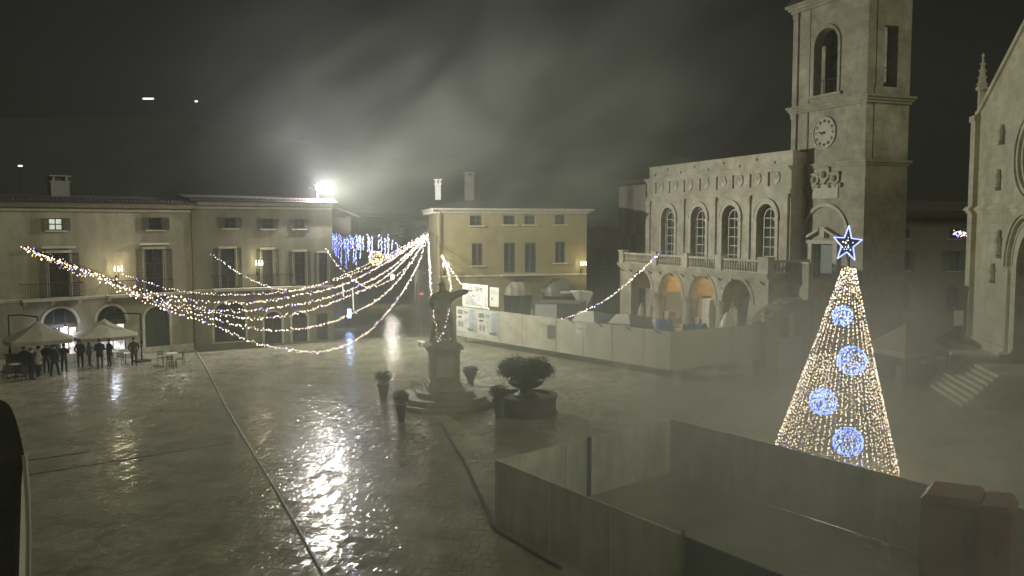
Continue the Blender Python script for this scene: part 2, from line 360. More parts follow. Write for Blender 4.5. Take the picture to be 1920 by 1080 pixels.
def paving():
    LX, LY, gap = 0.25, 0.42, 0.007
    ang = R(-12); ca, sa = math.cos(ang), math.sin(ang)
    P = []
    for j in range(-40, 190):
        off = (j % 2) * 0.5 * LX + 0.05 * math.sin(j * 1.7)
        for i in range(-220, 220):
            a, b = i * LX + off, j * LY
            x, y = a * ca - b * sa, a * sa + b * ca + 16
            if y < 17.5 or y > 66 or abs(x) > 0.64 * y + 1.5: continue
            if (Vector((x, y, 0)) - FA.o).dot(FA.y) > -0.25: continue
            P.append((x, y))
    P = np.array(P); n = len(P)
    bx, by, ch = (LX - gap) / 2, (LY - gap) / 2, 0.006
    base = np.array([(-bx, -by, -0.06), (bx, -by, -0.06), (bx, by, -0.06), (-bx, by, -0.06),
                     (-bx, -by, -0.005), (bx, -by, -0.005), (bx, by, -0.005), (-bx, by, -0.005),
                     (-bx + ch, -by + ch, 0), (bx - ch, -by + ch, 0), (bx - ch, by - ch, 0), (-bx + ch, by - ch, 0)])
    F = [(8, 9, 10, 11)] + [(k, (k + 1) % 4, 4 + (k + 1) % 4, 4 + k) for k in range(4)] + [(4 + k, 4 + (k + 1) % 4, 8 + (k + 1) % 4, 8 + k) for k in range(4)]
    d = np.hypot(P[:, 0], P[:, 1]); order = np.argsort(d + 0.6 * np.abs(P[:, 0] + 2)); near = order[:290]; rest = order[290:]
    tx, ty = R(0.7) * rng.standard_normal(n), R(0.7) * rng.standard_normal(n); dz = 0.002 * rng.standard_normal(n)
    me = bpy.data.meshes.new('paving_stone'); me.from_pydata(base.tolist(), [], F); me.materials.append(M['wet'])
    for k in near:
        o = link('paving_stone', me, ground, (P[k, 0], P[k, 1], dz[k])); o.rotation_euler = (tx[k], ty[k], ang)
    m = len(rest); q = base[None].repeat(m, 0).copy(); q[:, :, 2] += q[:, :, 1] * tx[rest][:, None] - q[:, :, 0] * ty[rest][:, None] + dz[rest][:, None]
    X = q[:, :, 0] * ca - q[:, :, 1] * sa + P[rest][:, 0:1]; Y = q[:, :, 0] * sa + q[:, :, 1] * ca + P[rest][:, 1:2]
    V = np.stack([X, Y, q[:, :, 2]], -1).reshape(-1, 3)
    FF = (np.array(F)[None] + (np.arange(m) * 12)[:, None, None]).reshape(-1, 4)
    me2 = bpy.data.meshes.new('paving_stones'); me2.from_pydata(V.tolist(), [], FF.tolist()); me2.materials.append(M['wet'])
    o = link('paving', me2, ground); o['kind'] = 'stuff'
paving()

def band(name, a, b, wdt, z0, z1, m, label, ext=0.0):
    a, b = Vector((a[0], a[1], 0)), Vector((b[0], b[1], 0)); d = (b - a).normalized(); b = b + d * ext; n = Vector((-d.y, d.x, 0)) * wdt / 2
    o = MB().poly_xy([a - n, b - n, b + n, a + n], z0, z1).build(name, m)
    return tag(o, label, kind='structure')
band('drain', on_z(50, 891), on_z(440, 829), 0.11, -0.03, 0.010, M['dark'], 'dark drain line crossing the paving at lower left')
band('drain', on_z(50, 864), on_z(168, 847), 0.10, -0.03, 0.013, M['dark'], 'shorter dark drain line beside the long one')

# --- hills far behind
def hills():
    mb = MB(); N = 60; K = 6; vs = []
    for k in range(K + 1):
        for i in range(N + 1):
            x = -117 + 234 * i / N; t = k / K
            h = (25 + 5 * math.sin(x * 0.021 - 1.9) + 1.5 * math.sin(x * 0.09)) * (1 if x < 20 else max(0.25, 1 - (x - 20) / 110))
            vs.append((x, 114 + 23 * t, -0.02 + h * math.sin(t * math.pi / 2)))
    mb.add(vs, [(k * (N + 1) + i, k * (N + 1) + i + 1, (k + 1) * (N + 1) + i + 1, (k + 1) * (N + 1) + i) for k in range(K) for i in range(N)])
    tag(mb.build('hills', M['hill'], smooth=True), 'dark hillside behind the roofs, lost in the mist', kind='structure')
hills()

# ------------------------------------------------------------------ building parts
def window(parent, ua, ub, zb, zt, rise=0.0, depth=0.2, pane=None, frame=None, nv=1, nh=2, shut=None, surround=None, sill=True, fw=0.06, open_shut=True, label=None):
    """a pane with its frame, sill, surround and shutters"""
    pane = pane or M['glass']; frame = frame or M['wood']
    c, h = (ua + ub) / 2, (ub - ua) / 2; zs = zt - rise
    if rise > 0: pts = [(ua, zb), (ub, zb)] + [(c + h * math.cos(math.pi * k / 12), zs + rise * math.sin(math.pi * k / 12)) for k in range(13)]
    else: pts = [(ua, zb), (ub, zb), (ub, zt), (ua, zt)]
    p = MB().poly_xz(pts, depth, depth + 0.03).build('window', pane, parent)
    if label: p['label'] = label
    f = MB(); d0, d1 = depth - 0.05, depth - 0.002
    f.box(ua, ua + fw, d0, d1, zb, zs); f.box(ub - fw, ub, d0, d1, zb, zs); f.box(ua + fw, ub - fw, d0, d1, zb, zb + fw)
    if rise > 0: f.arch_ring(c, zs, h - fw, h, d0, d1, 12, asp=rise / h)
    else: f.box(ua + fw, ub - fw, d0, d1, zt - fw, zt)
    for k in range(1, nv + 1):
        x = ua + (ub - ua) * k / (nv + 1); top = zs + (rise * math.sqrt(max(0, 1 - ((x - c) / h) ** 2)) if rise else 0) - fw
        f.box(x - fw / 2, x + fw / 2, d0 + 0.004, d1 - 0.004, zb + fw, top)
    for k in range(1, nh + 1):
        z = zb + (zs - zb) * k / (nh + (0 if rise else 1)); f.box(ua + fw, ub - fw, d0 + 0.008, d1 - 0.008, z - fw / 2, z + fw / 2)
    f.build('frame', frame, p)
    if surround:
        s = MB(); t = 0.16
        s.box(ua - t, ua, -0.05, 0.0, zb, zs); s.box(ub, ub + t, -0.05, 0.0, zb, zs)
        if rise > 0: s.arch_ring(c, zs, h, h + t, -0.05, 0.0, 14, asp=(rise + t) / (h + t))
        else: s.box(ua - t, ub + t, -0.05, 0.0, zt, zt + t)
        s.build('surround', surround, p)
    if sill: MB().box(ua - 0.2, ub + 0.2, -0.12, depth, zb - 0.09, zb - 0.002).build('sill', M['trim'], p)
    if shut:
        for sd in (-1, 1):
            w = h * 0.98; x0 = (ua - 0.02 - w) if sd < 0 else ub + 0.02
            if not open_shut: x0 = ua + 0.02 if sd < 0 else c + 0.005; w = h - 0.03
            s = MB(); y0, y1 = (-0.075, -0.03) if open_shut else (0.03, 0.075)
            s.box(x0, x0 + 0.06, y0, y1, zb, zt); s.box(x0 + w - 0.06, x0 + w, y0, y1, zb, zt)
            s.box(x0 + 0.06, x0 + w - 0.06, y0, y1, zb, zb + 0.07); s.box(x0 + 0.06, x0 + w - 0.06, y0, y1, zt - 0.07, zt)
            nsl = max(4, int((zt - zb) / 0.13))
            for k in range(nsl):
                z = zb + 0.07 + (zt - zb - 0.14) * (k + 0.5) / nsl
                s.obox(((2 * x0 + w) / 2, (y0 + y1) / 2, z), w - 0.122, 0.05, 0.018, 0, 0, R(40))
            s.build('shutter', shut, p)
    return p
def cornice(mb, u0, u1, z, prof, y0=0.0, ret=True):
    """moulding: prof = list of (projection, z0, z1)"""
    for (pr, a, b) in prof: mb.box(u0 - (pr if ret else 0), u1 + (pr if ret else 0), y0 - pr, y0 - 0.001 if not ret else y0 + 0.05, z + a, z + b)
    return mb
def balcony(parent, u0, u1, z, proj, rail_h=0.95, name='balcony'):
    b = MB().box(u0, u1, -proj, -0.002, z - 0.16, z)
    n = max(2, int((u1 - u0) / 1.1))
    for k in range(n):
        u = u0 + 0.2 + (u1 - u0 - 0.4) * k / (n - 1); b.poly_xz([(u - 0.09, z - 0.16), (u + 0.09, z - 0.16), (u + 0.09, z - 0.42), (u - 0.09, z - 0.42)], -proj * 0.55, -0.002)
    bo = b.build(name, M['trim'], parent)
    r = MB(); y = -proj + 0.05
    r.box(u0 + 0.02, u1 - 0.02, y - 0.025, y + 0.025, z + rail_h - 0.04, z + rail_h); r.box(u0 + 0.02, u1 - 0.02, y - 0.015, y + 0.015, z + 0.08, z + 0.11)
    for s_ in (u0 + 0.03, u1 - 0.03): r.box(s_ - 0.015, s_ + 0.015, y, -0.01, z + rail_h - 0.04, z + rail_h)
    N = int((u1 - u0) / 0.14)
    for k in range(N + 1):
        u = u0 + 0.03 + (u1 - u0 - 0.06) * k / N; r.cyl((u, y, z), (u, y, z + rail_h - 0.02), 0.011, None, 4)
    r.build('railing', M['iron'], bo)
    return bo
def gutter_roof(parent, u0, u1, z, depth, rise=0.45, over=0.55, m=None):
    r = MB(); ov = over
    ym = depth / 2
    vs = [(u0 - 0.2, -ov, z), (u1 + 0.2, -ov, z), (u1 + 0.2, ym, z + rise), (u0 - 0.2, ym, z + rise), (u1 + 0.2, depth + ov, z), (u0 - 0.2, depth + ov, z)]
    t = 0.14; vs += [(a, b, c + t) for a, b, c in vs]
    r.add(vs, [(0, 1, 2, 3), (3, 2, 4, 5), (6, 9, 8, 7), (9, 11, 10, 8), (0, 6, 7, 1), (5, 4, 10, 11), (0, 3, 9, 6), (3, 5, 11, 9), (1, 7, 8, 2), (2, 8, 10, 4)])
    ro = r.build('roof', m or M['roof'], parent)
    tl = MB(); n = int((u1 - u0 + 0.4) / 0.24)                     # tile ends along the eave
    for k in range(n):
        u = u0 - 0.08 + k * 0.24; tl.cyl((u, -ov - 0.03, z + t + 0.01), (u, -ov + 1.2, z + t + 0.01 + 1.2 * rise / (ym + ov)), 0.075, 0.075, 6)
    o = tl.build('roof_tiles', m or M['roof'], ro); o['kind'] = 'stuff'
    g = MB().tube([(u0 - 0.2, -ov - 0.1, z + 0.02), (u1 + 0.2, -ov - 0.1, z + 0.02)], 0.07, 8).build('gutter', M['iron'], ro)
    return ro
def downpipe(parent, u, z0, z1):
    p = MB().cyl((u, -0.08, z0), (u, -0.08, z1), 0.05, None, 8)
    for z in np.arange(z0 + 0.6, z1, 1.8): p.cyl((u, -0.08, z), (u, -0.08, z + 0.05), 0.065, None, 8)
    return p.build('downpipe', M['wood'], parent)
def rect(F, px0, py0, px1, py1, n=0.0):
    """u0,u1,z0,z1 on a wall from its photo rectangle"""
    c = (px0 + px1) / 2; cy_ = (py0 + py1) / 2
    return F.uz(px0, cy_, n)[0], F.uz(px1, cy_, n)[0], F.uz(c, py1, n)[1], F.uz(c, py0, n)[1]

def chimney(parent, u, v, z0, z1, w=0.7, cap=True, m=None):
    c = MB().box(u - w / 2, u + w / 2, v - w / 2, v + w / 2, z0, z1)
    c.box(u - w / 2 - 0.07, u + w / 2 + 0.07, v - w / 2 - 0.07, v + w / 2 + 0.07, z1, z1 + 0.1)
    if cap:
        for a in (-1, 1): c.box(u + a * w * 0.35 - 0.07, u + a * w * 0.35 + 0.07, v - w / 2, v + w / 2, z1 + 0.1, z1 + 0.38)
        c.box(u - w / 2 - 0.1, u + w / 2 + 0.1, v - w / 2 - 0.1, v + w / 2 + 0.1, z1 + 0.38, z1 + 0.46)
    return c.build('chimney', m or M['plaster'], parent)

LIT_SHOP = emit('lit_shop_window', (1.0, 0.78, 0.72), 1.3, True, 0.75, 5.0)
LIT_SHOP2 = emit('lit_counter', (1.0, 0.97, 0.86), 1.1, True, 0.9, 4.0)
LIT_ATTIC = emit('lit_attic_window', (0.72, 0.80, 0.66), 0.75, True, 0.3, 3.0)

# ------------------------------------------------------------------ left building (cafe)
ZEA = 10.12
def left_house():
    F = FA; b = framed('cafe_house', F, 'long plaster house at far left with cafe parasols in front and one lit attic window', 'house')
    U1 = F.uz(362, 500)[0]; U0 = 0.0
    g1, g2 = rect(F, 82, 578, 147, 700), rect(F, 183, 573, 237, 690)
    dr = rect(F, 272, 575, 318, 664)
    zs = F.uz(180, 556)[1]; zf = F.uz(105, 448)[1]
    ops0 = [(g1[0], g1[1], 0.12, g1[3], 0.95), (g2[0], g2[1], 0.12, g2[3], 0.95), (dr[0], dr[1], 0.12, dr[3], 0.75)]
    gl = [(1.4, 4.2, 0.12, g1[3], 1.2)]
    t1, t2, t0 = rect(F, 92, 474, 130, 553), rect(F, 272, 467, 306, 526), (2.2, 3.6, zs + 0.05, zs + 2.4, 0)
    ops1 = [(t1[0], t1[1], zs + 0.05, t1[3], 0), (t2[0], t2[1], zs + 0.05, t2[3], 0), t0]
    a1, a2 = rect(F, 91, 409, 118, 432), rect(F, 278, 408, 304, 431)
    ops2 = [(a1[0], a1[1], a1[2], a1[3], 0), (a2[0], a2[1], a2[2], a2[3], 0), (2.5, 3.5, a1[2], a1[3], 0)]
    w = MB(); w.wall(U0, U1, 0.0, zs, ops0 + gl); w.wall(U0, U1, zs, zf, ops1); w.wall(U0, U1, zf, ZEA, ops2)
    w.box(U0, U1, 8.0, 8.4, 0, ZEA); w.box(U0, U0 + 0.4, 0.5, 8, 0, ZEA); w.box(U1 - 0.4, U1, 0.5, 8, 0, ZEA); w.box(U0 + 0.4, U1 - 0.4, 0.5, 8, zs - 0.2, zs - 0.05)
    w.build('wall', M['plaster'], b)
    tr = MB(); cornice(tr, U0, U1, zs, [(0.07, -0.14, -0.02), (0.13, -0.02, 0.06)], ret=False); cornice(tr, U0, U1, ZEA, [(0.10, -0.55, -0.4), (0.2, -0.3, -0.12), (0.34, -0.12, 0.0)], ret=False)
    tr.box(U0, U1, -0.05, -0.001, 0, 0.55).build('stone_course', M['trim'], b)
    # ground floor: lunettes, lit shop fronts, door
    for k, (g, lit, m) in enumerate(((g1, rect(F, 114, 634, 147, 676), LIT_SHOP), (g2, rect(F, 190, 630, 236, 668), LIT_SHOP2))):
        zb = g[3] - 1.05
        window(b, g[0], g[1], zb + 0.06, g[3], 0.95, 0.28, nv=2, nh=0, sill=False, surround=M['trim'])
        MB().box(g[0], g[1], 0.1, 0.4, zb - 0.14, zb + 0.055).build('transom', M['wood'], b)
        lu0, lu1 = max(lit[0], g[0]), g[1]
        s = window(b, g[0], lu0, 0.12, zb - 0.145, 0, 0.25, nv=0, nh=1, sill=False)
        s = window(b, lu0, lu1, 0.45, zb - 0.145, 0, 0.25, pane=m, nv=1, nh=1, sill=False, label='lit shop window glowing behind the cafe guests')
        MB().box(lu0, lu1, 0.15, 0.3, 0.12, 0.445).build('stall_riser', M['wood'], b)
    d = MB()
    c, h = (dr[0] + dr[1]) / 2, (dr[1] - dr[0]) / 2
    d.poly_xz([(dr[0], 0.12), (dr[1], 0.12)] + [(c + h * math.cos(math.pi * k / 12), dr[3] - 0.75 + 0.75 * math.sin(math.pi * k / 12)) for k in range(13)], 0.30, 0.36)
    do = d.build('door', M['shutterg'], b)
    pn = MB()
    for sx in (-1, 1):
        for (za, zb_) in ((0.35, 1.05), (1.2, 2.2)): pn.box(c + sx * h * 0.5 - h * 0.34, c + sx * h * 0.5 + h * 0.34, 0.27, 0.299, za, zb_)
    pn.box(c - 0.02, c + 0.02, 0.26, 0.299, 0.15, dr[3] - 0.8); pn.box(dr[0], dr[1], 0.24, 0.299, dr[3] - 0.84, dr[3] - 0.74); pn.build('door_panel', M['shutterg'], do)
    st = MB(); st.box(dr[0] - 0.16, dr[0], -0.05, -0.001, 0.12, dr[3] - 0.75); st.box(dr[1], dr[1] + 0.16, -0.05, -0.001, 0.12, dr[3] - 0.75)
    st.arch_ring(c, dr[3] - 0.75, h, h + 0.17, -0.05, -0.001, 14, asp=0.92 / (h + 0.17)); st.build('door_surround', M['trim'], do)
    MB().box(dr[0] - 0.3, dr[1] + 0.3, -0.45, 0.3, -0.03, 0.118).build('doorstep', M['trim'], b)
    window(b, 1.4, 4.2, 0.12, g1[3], 1.2, 0.28, nv=2, nh=2, sill=False)
    for t in (t1, t2): window(b, t[0], t[1], zs + 0.06, t[3], 0, 0.2, nv=1, nh=2, shut=M['shutter'], surround=M['trim'], sill=False)
    window(b, t0[0], t0[1], zs + 0.06, t0[3], 0, 0.2, nv=1, nh=2, shut=M['shutter'], surround=M['trim'], sill=False)
    for t in (t1, t2):
        MB().box(t[0] - 0.4, t[1] + 0.4, -0.22, -0.051, t[3] + 0.28, t[3] + 0.42).build('window_hood', M['trim'], b)
    window(b, a1[0], a1[1], a1[2], a1[3], 0, 0.16, pane=LIT_ATTIC, nv=1, nh=1, shut=M['shutter'], label='lit attic window between brown shutters')
    window(b, a2[0], a2[1], a2[2], a2[3], 0, 0.16, nv=1, nh=1, shut=M['shutter'])
    window(b, 2.5, 3.5, a1[2], a1[3], 0, 0.16, nv=1, nh=1, shut=M['shutter'])
    balcony(b, F.uz(36, 545)[0], F.uz(152, 545)[0], zs + 0.07, 0.9)
    balcony(b, F.uz(196, 522)[0], F.uz(318, 522)[0], zs + 0.07, 0.9)
    gutter_roof(b, U0, U1, ZEA + 0.005, 8.4)
    downpipe(b, U1 - 0.05, 0.1, ZEA - 0.1)
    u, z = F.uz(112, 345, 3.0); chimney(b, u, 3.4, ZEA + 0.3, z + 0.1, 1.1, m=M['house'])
    return b
left_house()

def corner_house():
    F = FB; b = framed('corner_house', F, 'pale plaster corner house left of the street, under the glaring floodlight', 'house')
    U1 = uB_end; Z = 10.35
    zs = F.uz(470, 542)[1]; zf = F.uz(430, 448)[1]
    s1, s2, s3, s4 = rect(F, 402, 566, 460, 660), rect(F, 496, 585, 528, 652), rect(F, 548, 585, 576, 648), rect(F, 594, 588, 614, 645)
    ops0 = [(s1[0], s1[1], 0.5, s1[3], 0.8), (s2[0], s2[1], 0.12, s2[3], 0.5), (s3[0], s3[1], 0.12, s3[3], 0.5), (s4[0], s4[1], 0.12, s4[3], 0)]
    t = [rect(F, 414, 466, 440, 516), rect(F, 492, 468, 512, 516), rect(F, 552, 472, 572, 518), rect(F, 598, 474, 614, 518)]
    ops1 = [(q[0], q[1], zs + 0.12, q[3], 0) for q in t]
    a = [rect(F, 420, 408, 442, 428), rect(F, 492, 410, 512, 429), rect(F, 552, 411, 570, 429)]
    ops2 = [(q[0], q[1], q[2], q[3], 0) for q in a]
    w = MB(); w.wall(0.02, U1, 0, zs, ops0); w.wall(0.02, U1, zs, zf, ops1); w.wall(0.02, U1, zf, Z, ops2)
    w.box(0.02, U1, 8, 8.4, 0, Z); w.box(0.02, 0.4, 0.5, 8, 0, Z); w.box(U1 - 0.4, U1, 0.5, 8, 0, Z); w.box(0.4, U1 - 0.4, 0.5, 8, zs - 0.2, zs - 0.05)
    w.build('wall', M['plaster2'], b)
    tr = MB(); cornice(tr, 0.02, U1, zs, [(0.08, -0.12, -0.02), (0.16, -0.02, 0.10)], ret=False)
    cornice(tr, 0.02, U1, Z, [(0.10, -0.5, -0.35), (0.2, -0.28, -0.12), (0.34, -0.12, 0.0)], ret=False); tr.build('stone_course', M['trim'], b)
    window(b, s1[0], s1[1], 0.5, s1[3], 0.8, 0.25, nv=1, nh=2, surround=M['trim'])
    for q in (s2, s3): window(b, q[0], q[1], 0.12, q[3], 0.5, 0.25, nv=1, nh=1, sill=False, surround=M['trim'])
    window(b, s4[0], s4[1], 0.12, s4[3], 0, 0.25, nv=0, nh=1, sill=False)
    for q in t: window(b, q[0], q[1], zs + 0.13, q[3], 0, 0.2, nv=1, nh=2, shut=M['shutterg'], surround=M['trim'], sill=False)
    for q in a: window(b, q[0], q[1], q[2], q[3], 0, 0.16, nv=1, nh=1, shut=M['shutter'])
    ub0, ub1 = F.uz(396, 525)[0], F.uz(545, 525)[0]
    balcony(b, ub0, ub1, zs + 0.12, 0.85)
    gutter_roof(b, 0.02, U1, Z + 0.005, 8.4)
    return b
corner_house()

# --- street between: houses on each side and at the end
def street_house(name, ax, ay, bx, by, z, label, m, cols, th=6.0):
    F = Frame(ax, ay, bx - ax, by - ay); L = math.hypot(bx - ax, by - ay)
    b = framed(name, F, label, 'house')
    n = cols; ops0 = []; ops1 = []; ops2 = []
    for k in range(n):
        c = L * (k + 0.5) / n
        ops0.append((c - 0.6, c + 0.6, 0.1, 2.7, 0.6)); ops1.append((c - 0.5, c + 0.5, 4.2, 6.2, 0)); ops2.append((c - 0.45, c + 0.45, 7.4, min(8.4, z - 0.6), 0))
    w = MB(); w.wall(0, L, 0, 3.6, ops0); w.wall(0, L, 3.6, 6.8, ops1)
    w.wall(0, L, 6.8, z, ops2 if z > 8.6 else []); w.box(0, L, th, th + 0.3, 0, z); w.box(0, 0.4, 0.5, th, 0, z); w.box(L - 0.4, L, 0.5, th, 0, z)
    w.build('wall', m, b)
    for o in ops0: window(b, *o, 0.25, nv=1, nh=1, sill=False)
    for o in ops1: window(b, *o, 0.2, nv=1, nh=2, shut=M['shutterg'])
    if z > 8.6:
        for o in ops2: window(b, *o, 0.2, nv=1, nh=1)
    gutter_roof(b, 0, L, z + 0.005, th + 0.3, 1.5)
    return b
pB = FB.w(uB_end, 0, 0)
YC = (-6.0, 70.0)                                     # corner of the yellow house

def side_house(name, A, B, z, label, m, cols, flip):
    """house whose street front runs from A to B; flip for fronts that face right"""
    return street_house(name, *(B + A if flip else A + B), z, label, m, cols)
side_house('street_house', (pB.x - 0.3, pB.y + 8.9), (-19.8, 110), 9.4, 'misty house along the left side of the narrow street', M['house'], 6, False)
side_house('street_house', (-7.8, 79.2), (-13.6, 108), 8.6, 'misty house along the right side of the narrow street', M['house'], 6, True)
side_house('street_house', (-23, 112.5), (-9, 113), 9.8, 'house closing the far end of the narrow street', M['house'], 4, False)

# ------------------------------------------------------------------ yellow house
FY = Frame(YC[0], YC[1], 0.955, 0.295)
def yellow_house():
    F = FY; b = framed('yellow_house', F, 'yellow plaster house with two rows of dark windows behind the hoarding', 'house')
    U1 = F.uz(1100, 450)[0]; Z = F.uz(960, 391)[1]
    zs = F.uz(960, 516)[1]; zf = F.uz(960, 440)[1]
    at = [rect(F, *q) for q in ((881, 404, 904, 423), (944, 404, 966, 421), (983, 404, 1004, 421), (1041, 403, 1060, 421))]
    pn = [rect(F, *q) for q in ((885, 456, 905, 498), (945, 455, 966, 511), (984, 455, 1005, 511), (1041, 453, 1059, 493))]
    gr = [rect(F, 945, 527, 998, 600), rect(F, 1018, 522, 1082, 600)]
    ops0 = [(q[0], q[1], 0.1, q[3], (q[1] - q[0]) / 2) for q in gr]
    w = MB(); w.wall(0, U1, 0, zs, ops0); w.wall(0, U1, zs, zf, [(q[0], q[1], q[2], q[3], 0) for q in pn]); w.wall(0, U1, zf, Z, [(q[0], q[1], q[2], q[3], 0) for q in at])
    # street side runs back from the left corner
    sd = Frame(YC[0], YC[1], -7.7 - YC[0], 78.8 - YC[1]); a = sd.rot - F.rot; L = math.hypot(-7.7 - YC[0], 78.8 - YC[1])
    ca, sa = math.cos(a), math.sin(a)
    w.poly_xy([(0.0, 0.501), (L * ca, L * sa), (L * ca + 0.5, L * sa), (0.5, 0.501)], 0, Z)
    w.box(L * ca + 0.5, U1, L * sa - 0.5, L * sa, 0, Z); w.box(U1 - 0.4, U1, 0.5, L * sa - 0.5, 0, Z)
    w.build('wall', M['yellow'], b)
    for q in at: window(b, q[0], q[1], q[2], q[3], 0, 0.16, nv=1, nh=1, pane=M['glass'], surround=None)
    for i, q in enumerate(pn): window(b, q[0], q[1], q[2], q[3], 0, 0.2, nv=1, nh=2, shut=M['shutterg'] if i else M['shutter'], open_shut=False, surround=None, sill=i in (0, 3))
    for q in gr: window(b, q[0], q[1], 0.1, q[3], (q[1] - q[0]) / 2, 0.45, nv=2, nh=2, sill=False)
    tr = MB(); cornice(tr, 0, U1, Z, [(0.12, -0.42, -0.28), (0.28, -0.28, -0.14), (0.5, -0.14, 0.0)])
    for k in range(9): tr.obox((ca * L * (k + 0.5) / 9 - 0.33, sa * L * (k + 0.5) / 9, Z - 0.34), 0.30, 0.42, 0.2, a)
    tr.poly_xy([(-0.55, -0.5), (L * ca - 0.62, L * sa), (L * ca + 0.05, L * sa), (0.0, 0.06)], Z - 0.23, Z - 0.001)
    tr.build('cornice', M['trim'], b)
    st = MB(); st.box(0, U1, -0.06, -0.001, zs - 0.08, zs + 0.06); st.build('stone_course', M['trim'], b)
    balcony(b, F.uz(937, 512)[0], F.uz(1024, 512)[0], F.uz(980, 512)[1], 0.8, 0.05) if False else MB().box(F.uz(938, 512)[0], F.uz(1022, 512)[0], -0.7, -0.002, F.uz(980, 514)[1] - 0.1, F.uz(980, 514)[1]).build('balcony', M['trim'], b)
    r = MB(); D = L * sa
    vs = [(-0.6, -0.55, Z), (U1 + 0.55, -0.55, Z), (U1 + 0.4, D + 0.4, Z), (L * ca - 0.6, D + 0.4, Z), (3.2, D * 0.5, Z + 0.8), (U1 - 3.6, D * 0.5, Z + 0.8)]
    r.add(vs, [(0, 1, 5, 4), (1, 2, 5), (2, 3, 4, 5), (3, 0, 4), (3, 2, 1, 0)])
    ro = r.build('roof', M['roof'], b)
    u, z = F.uz(821, 346, 4.0); chimney(b, u, 4.0, Z + 0.8, z, 0.42, m=M['white'])
    u, z = F.uz(880, 322, 5.0); chimney(b, u, 5.0, Z + 0.6, z - 0.5, 0.7, m=M['house'])
    downpipe(b, 0.14, 0.1, Z - 0.3)
    # fan awnings over the two shop arches
    for i, q in enumerate(gr):
        aw = MB(); c = (q[0] + q[1]) / 2; h = (q[1] - q[0]) / 2 * 0.98; zb = q[3] - (q[1] - q[0]) / 2 + 0.1; N = 12; K = 4
        for k in range(N):
            a0, a1_ = math.pi * k / N, math.pi * (k + 1) / N
            pts = []
            for j in range(K + 1):
                t = j / K * math.pi / 2
                pts.append([(c - h * math.cos(x) * math.cos(t) if False else c - h * math.cos(x), -0.02 - h * 0.75 * math.sin(x) * math.sin(t), zb + h * math.sin(x) * math.cos(t)) for x in (a0, a1_)])
            for j in range(K): aw.add([pts[j][0], pts[j][1], pts[j + 1][1], pts[j + 1][0]], [(0, 1, 2, 3)], k % 2)
        aw.build('awning', [M['canvas'], M['plaster2']] if i == 0 else [M['darkbox'], M['shutter']], b)
    return b
yellow_house()

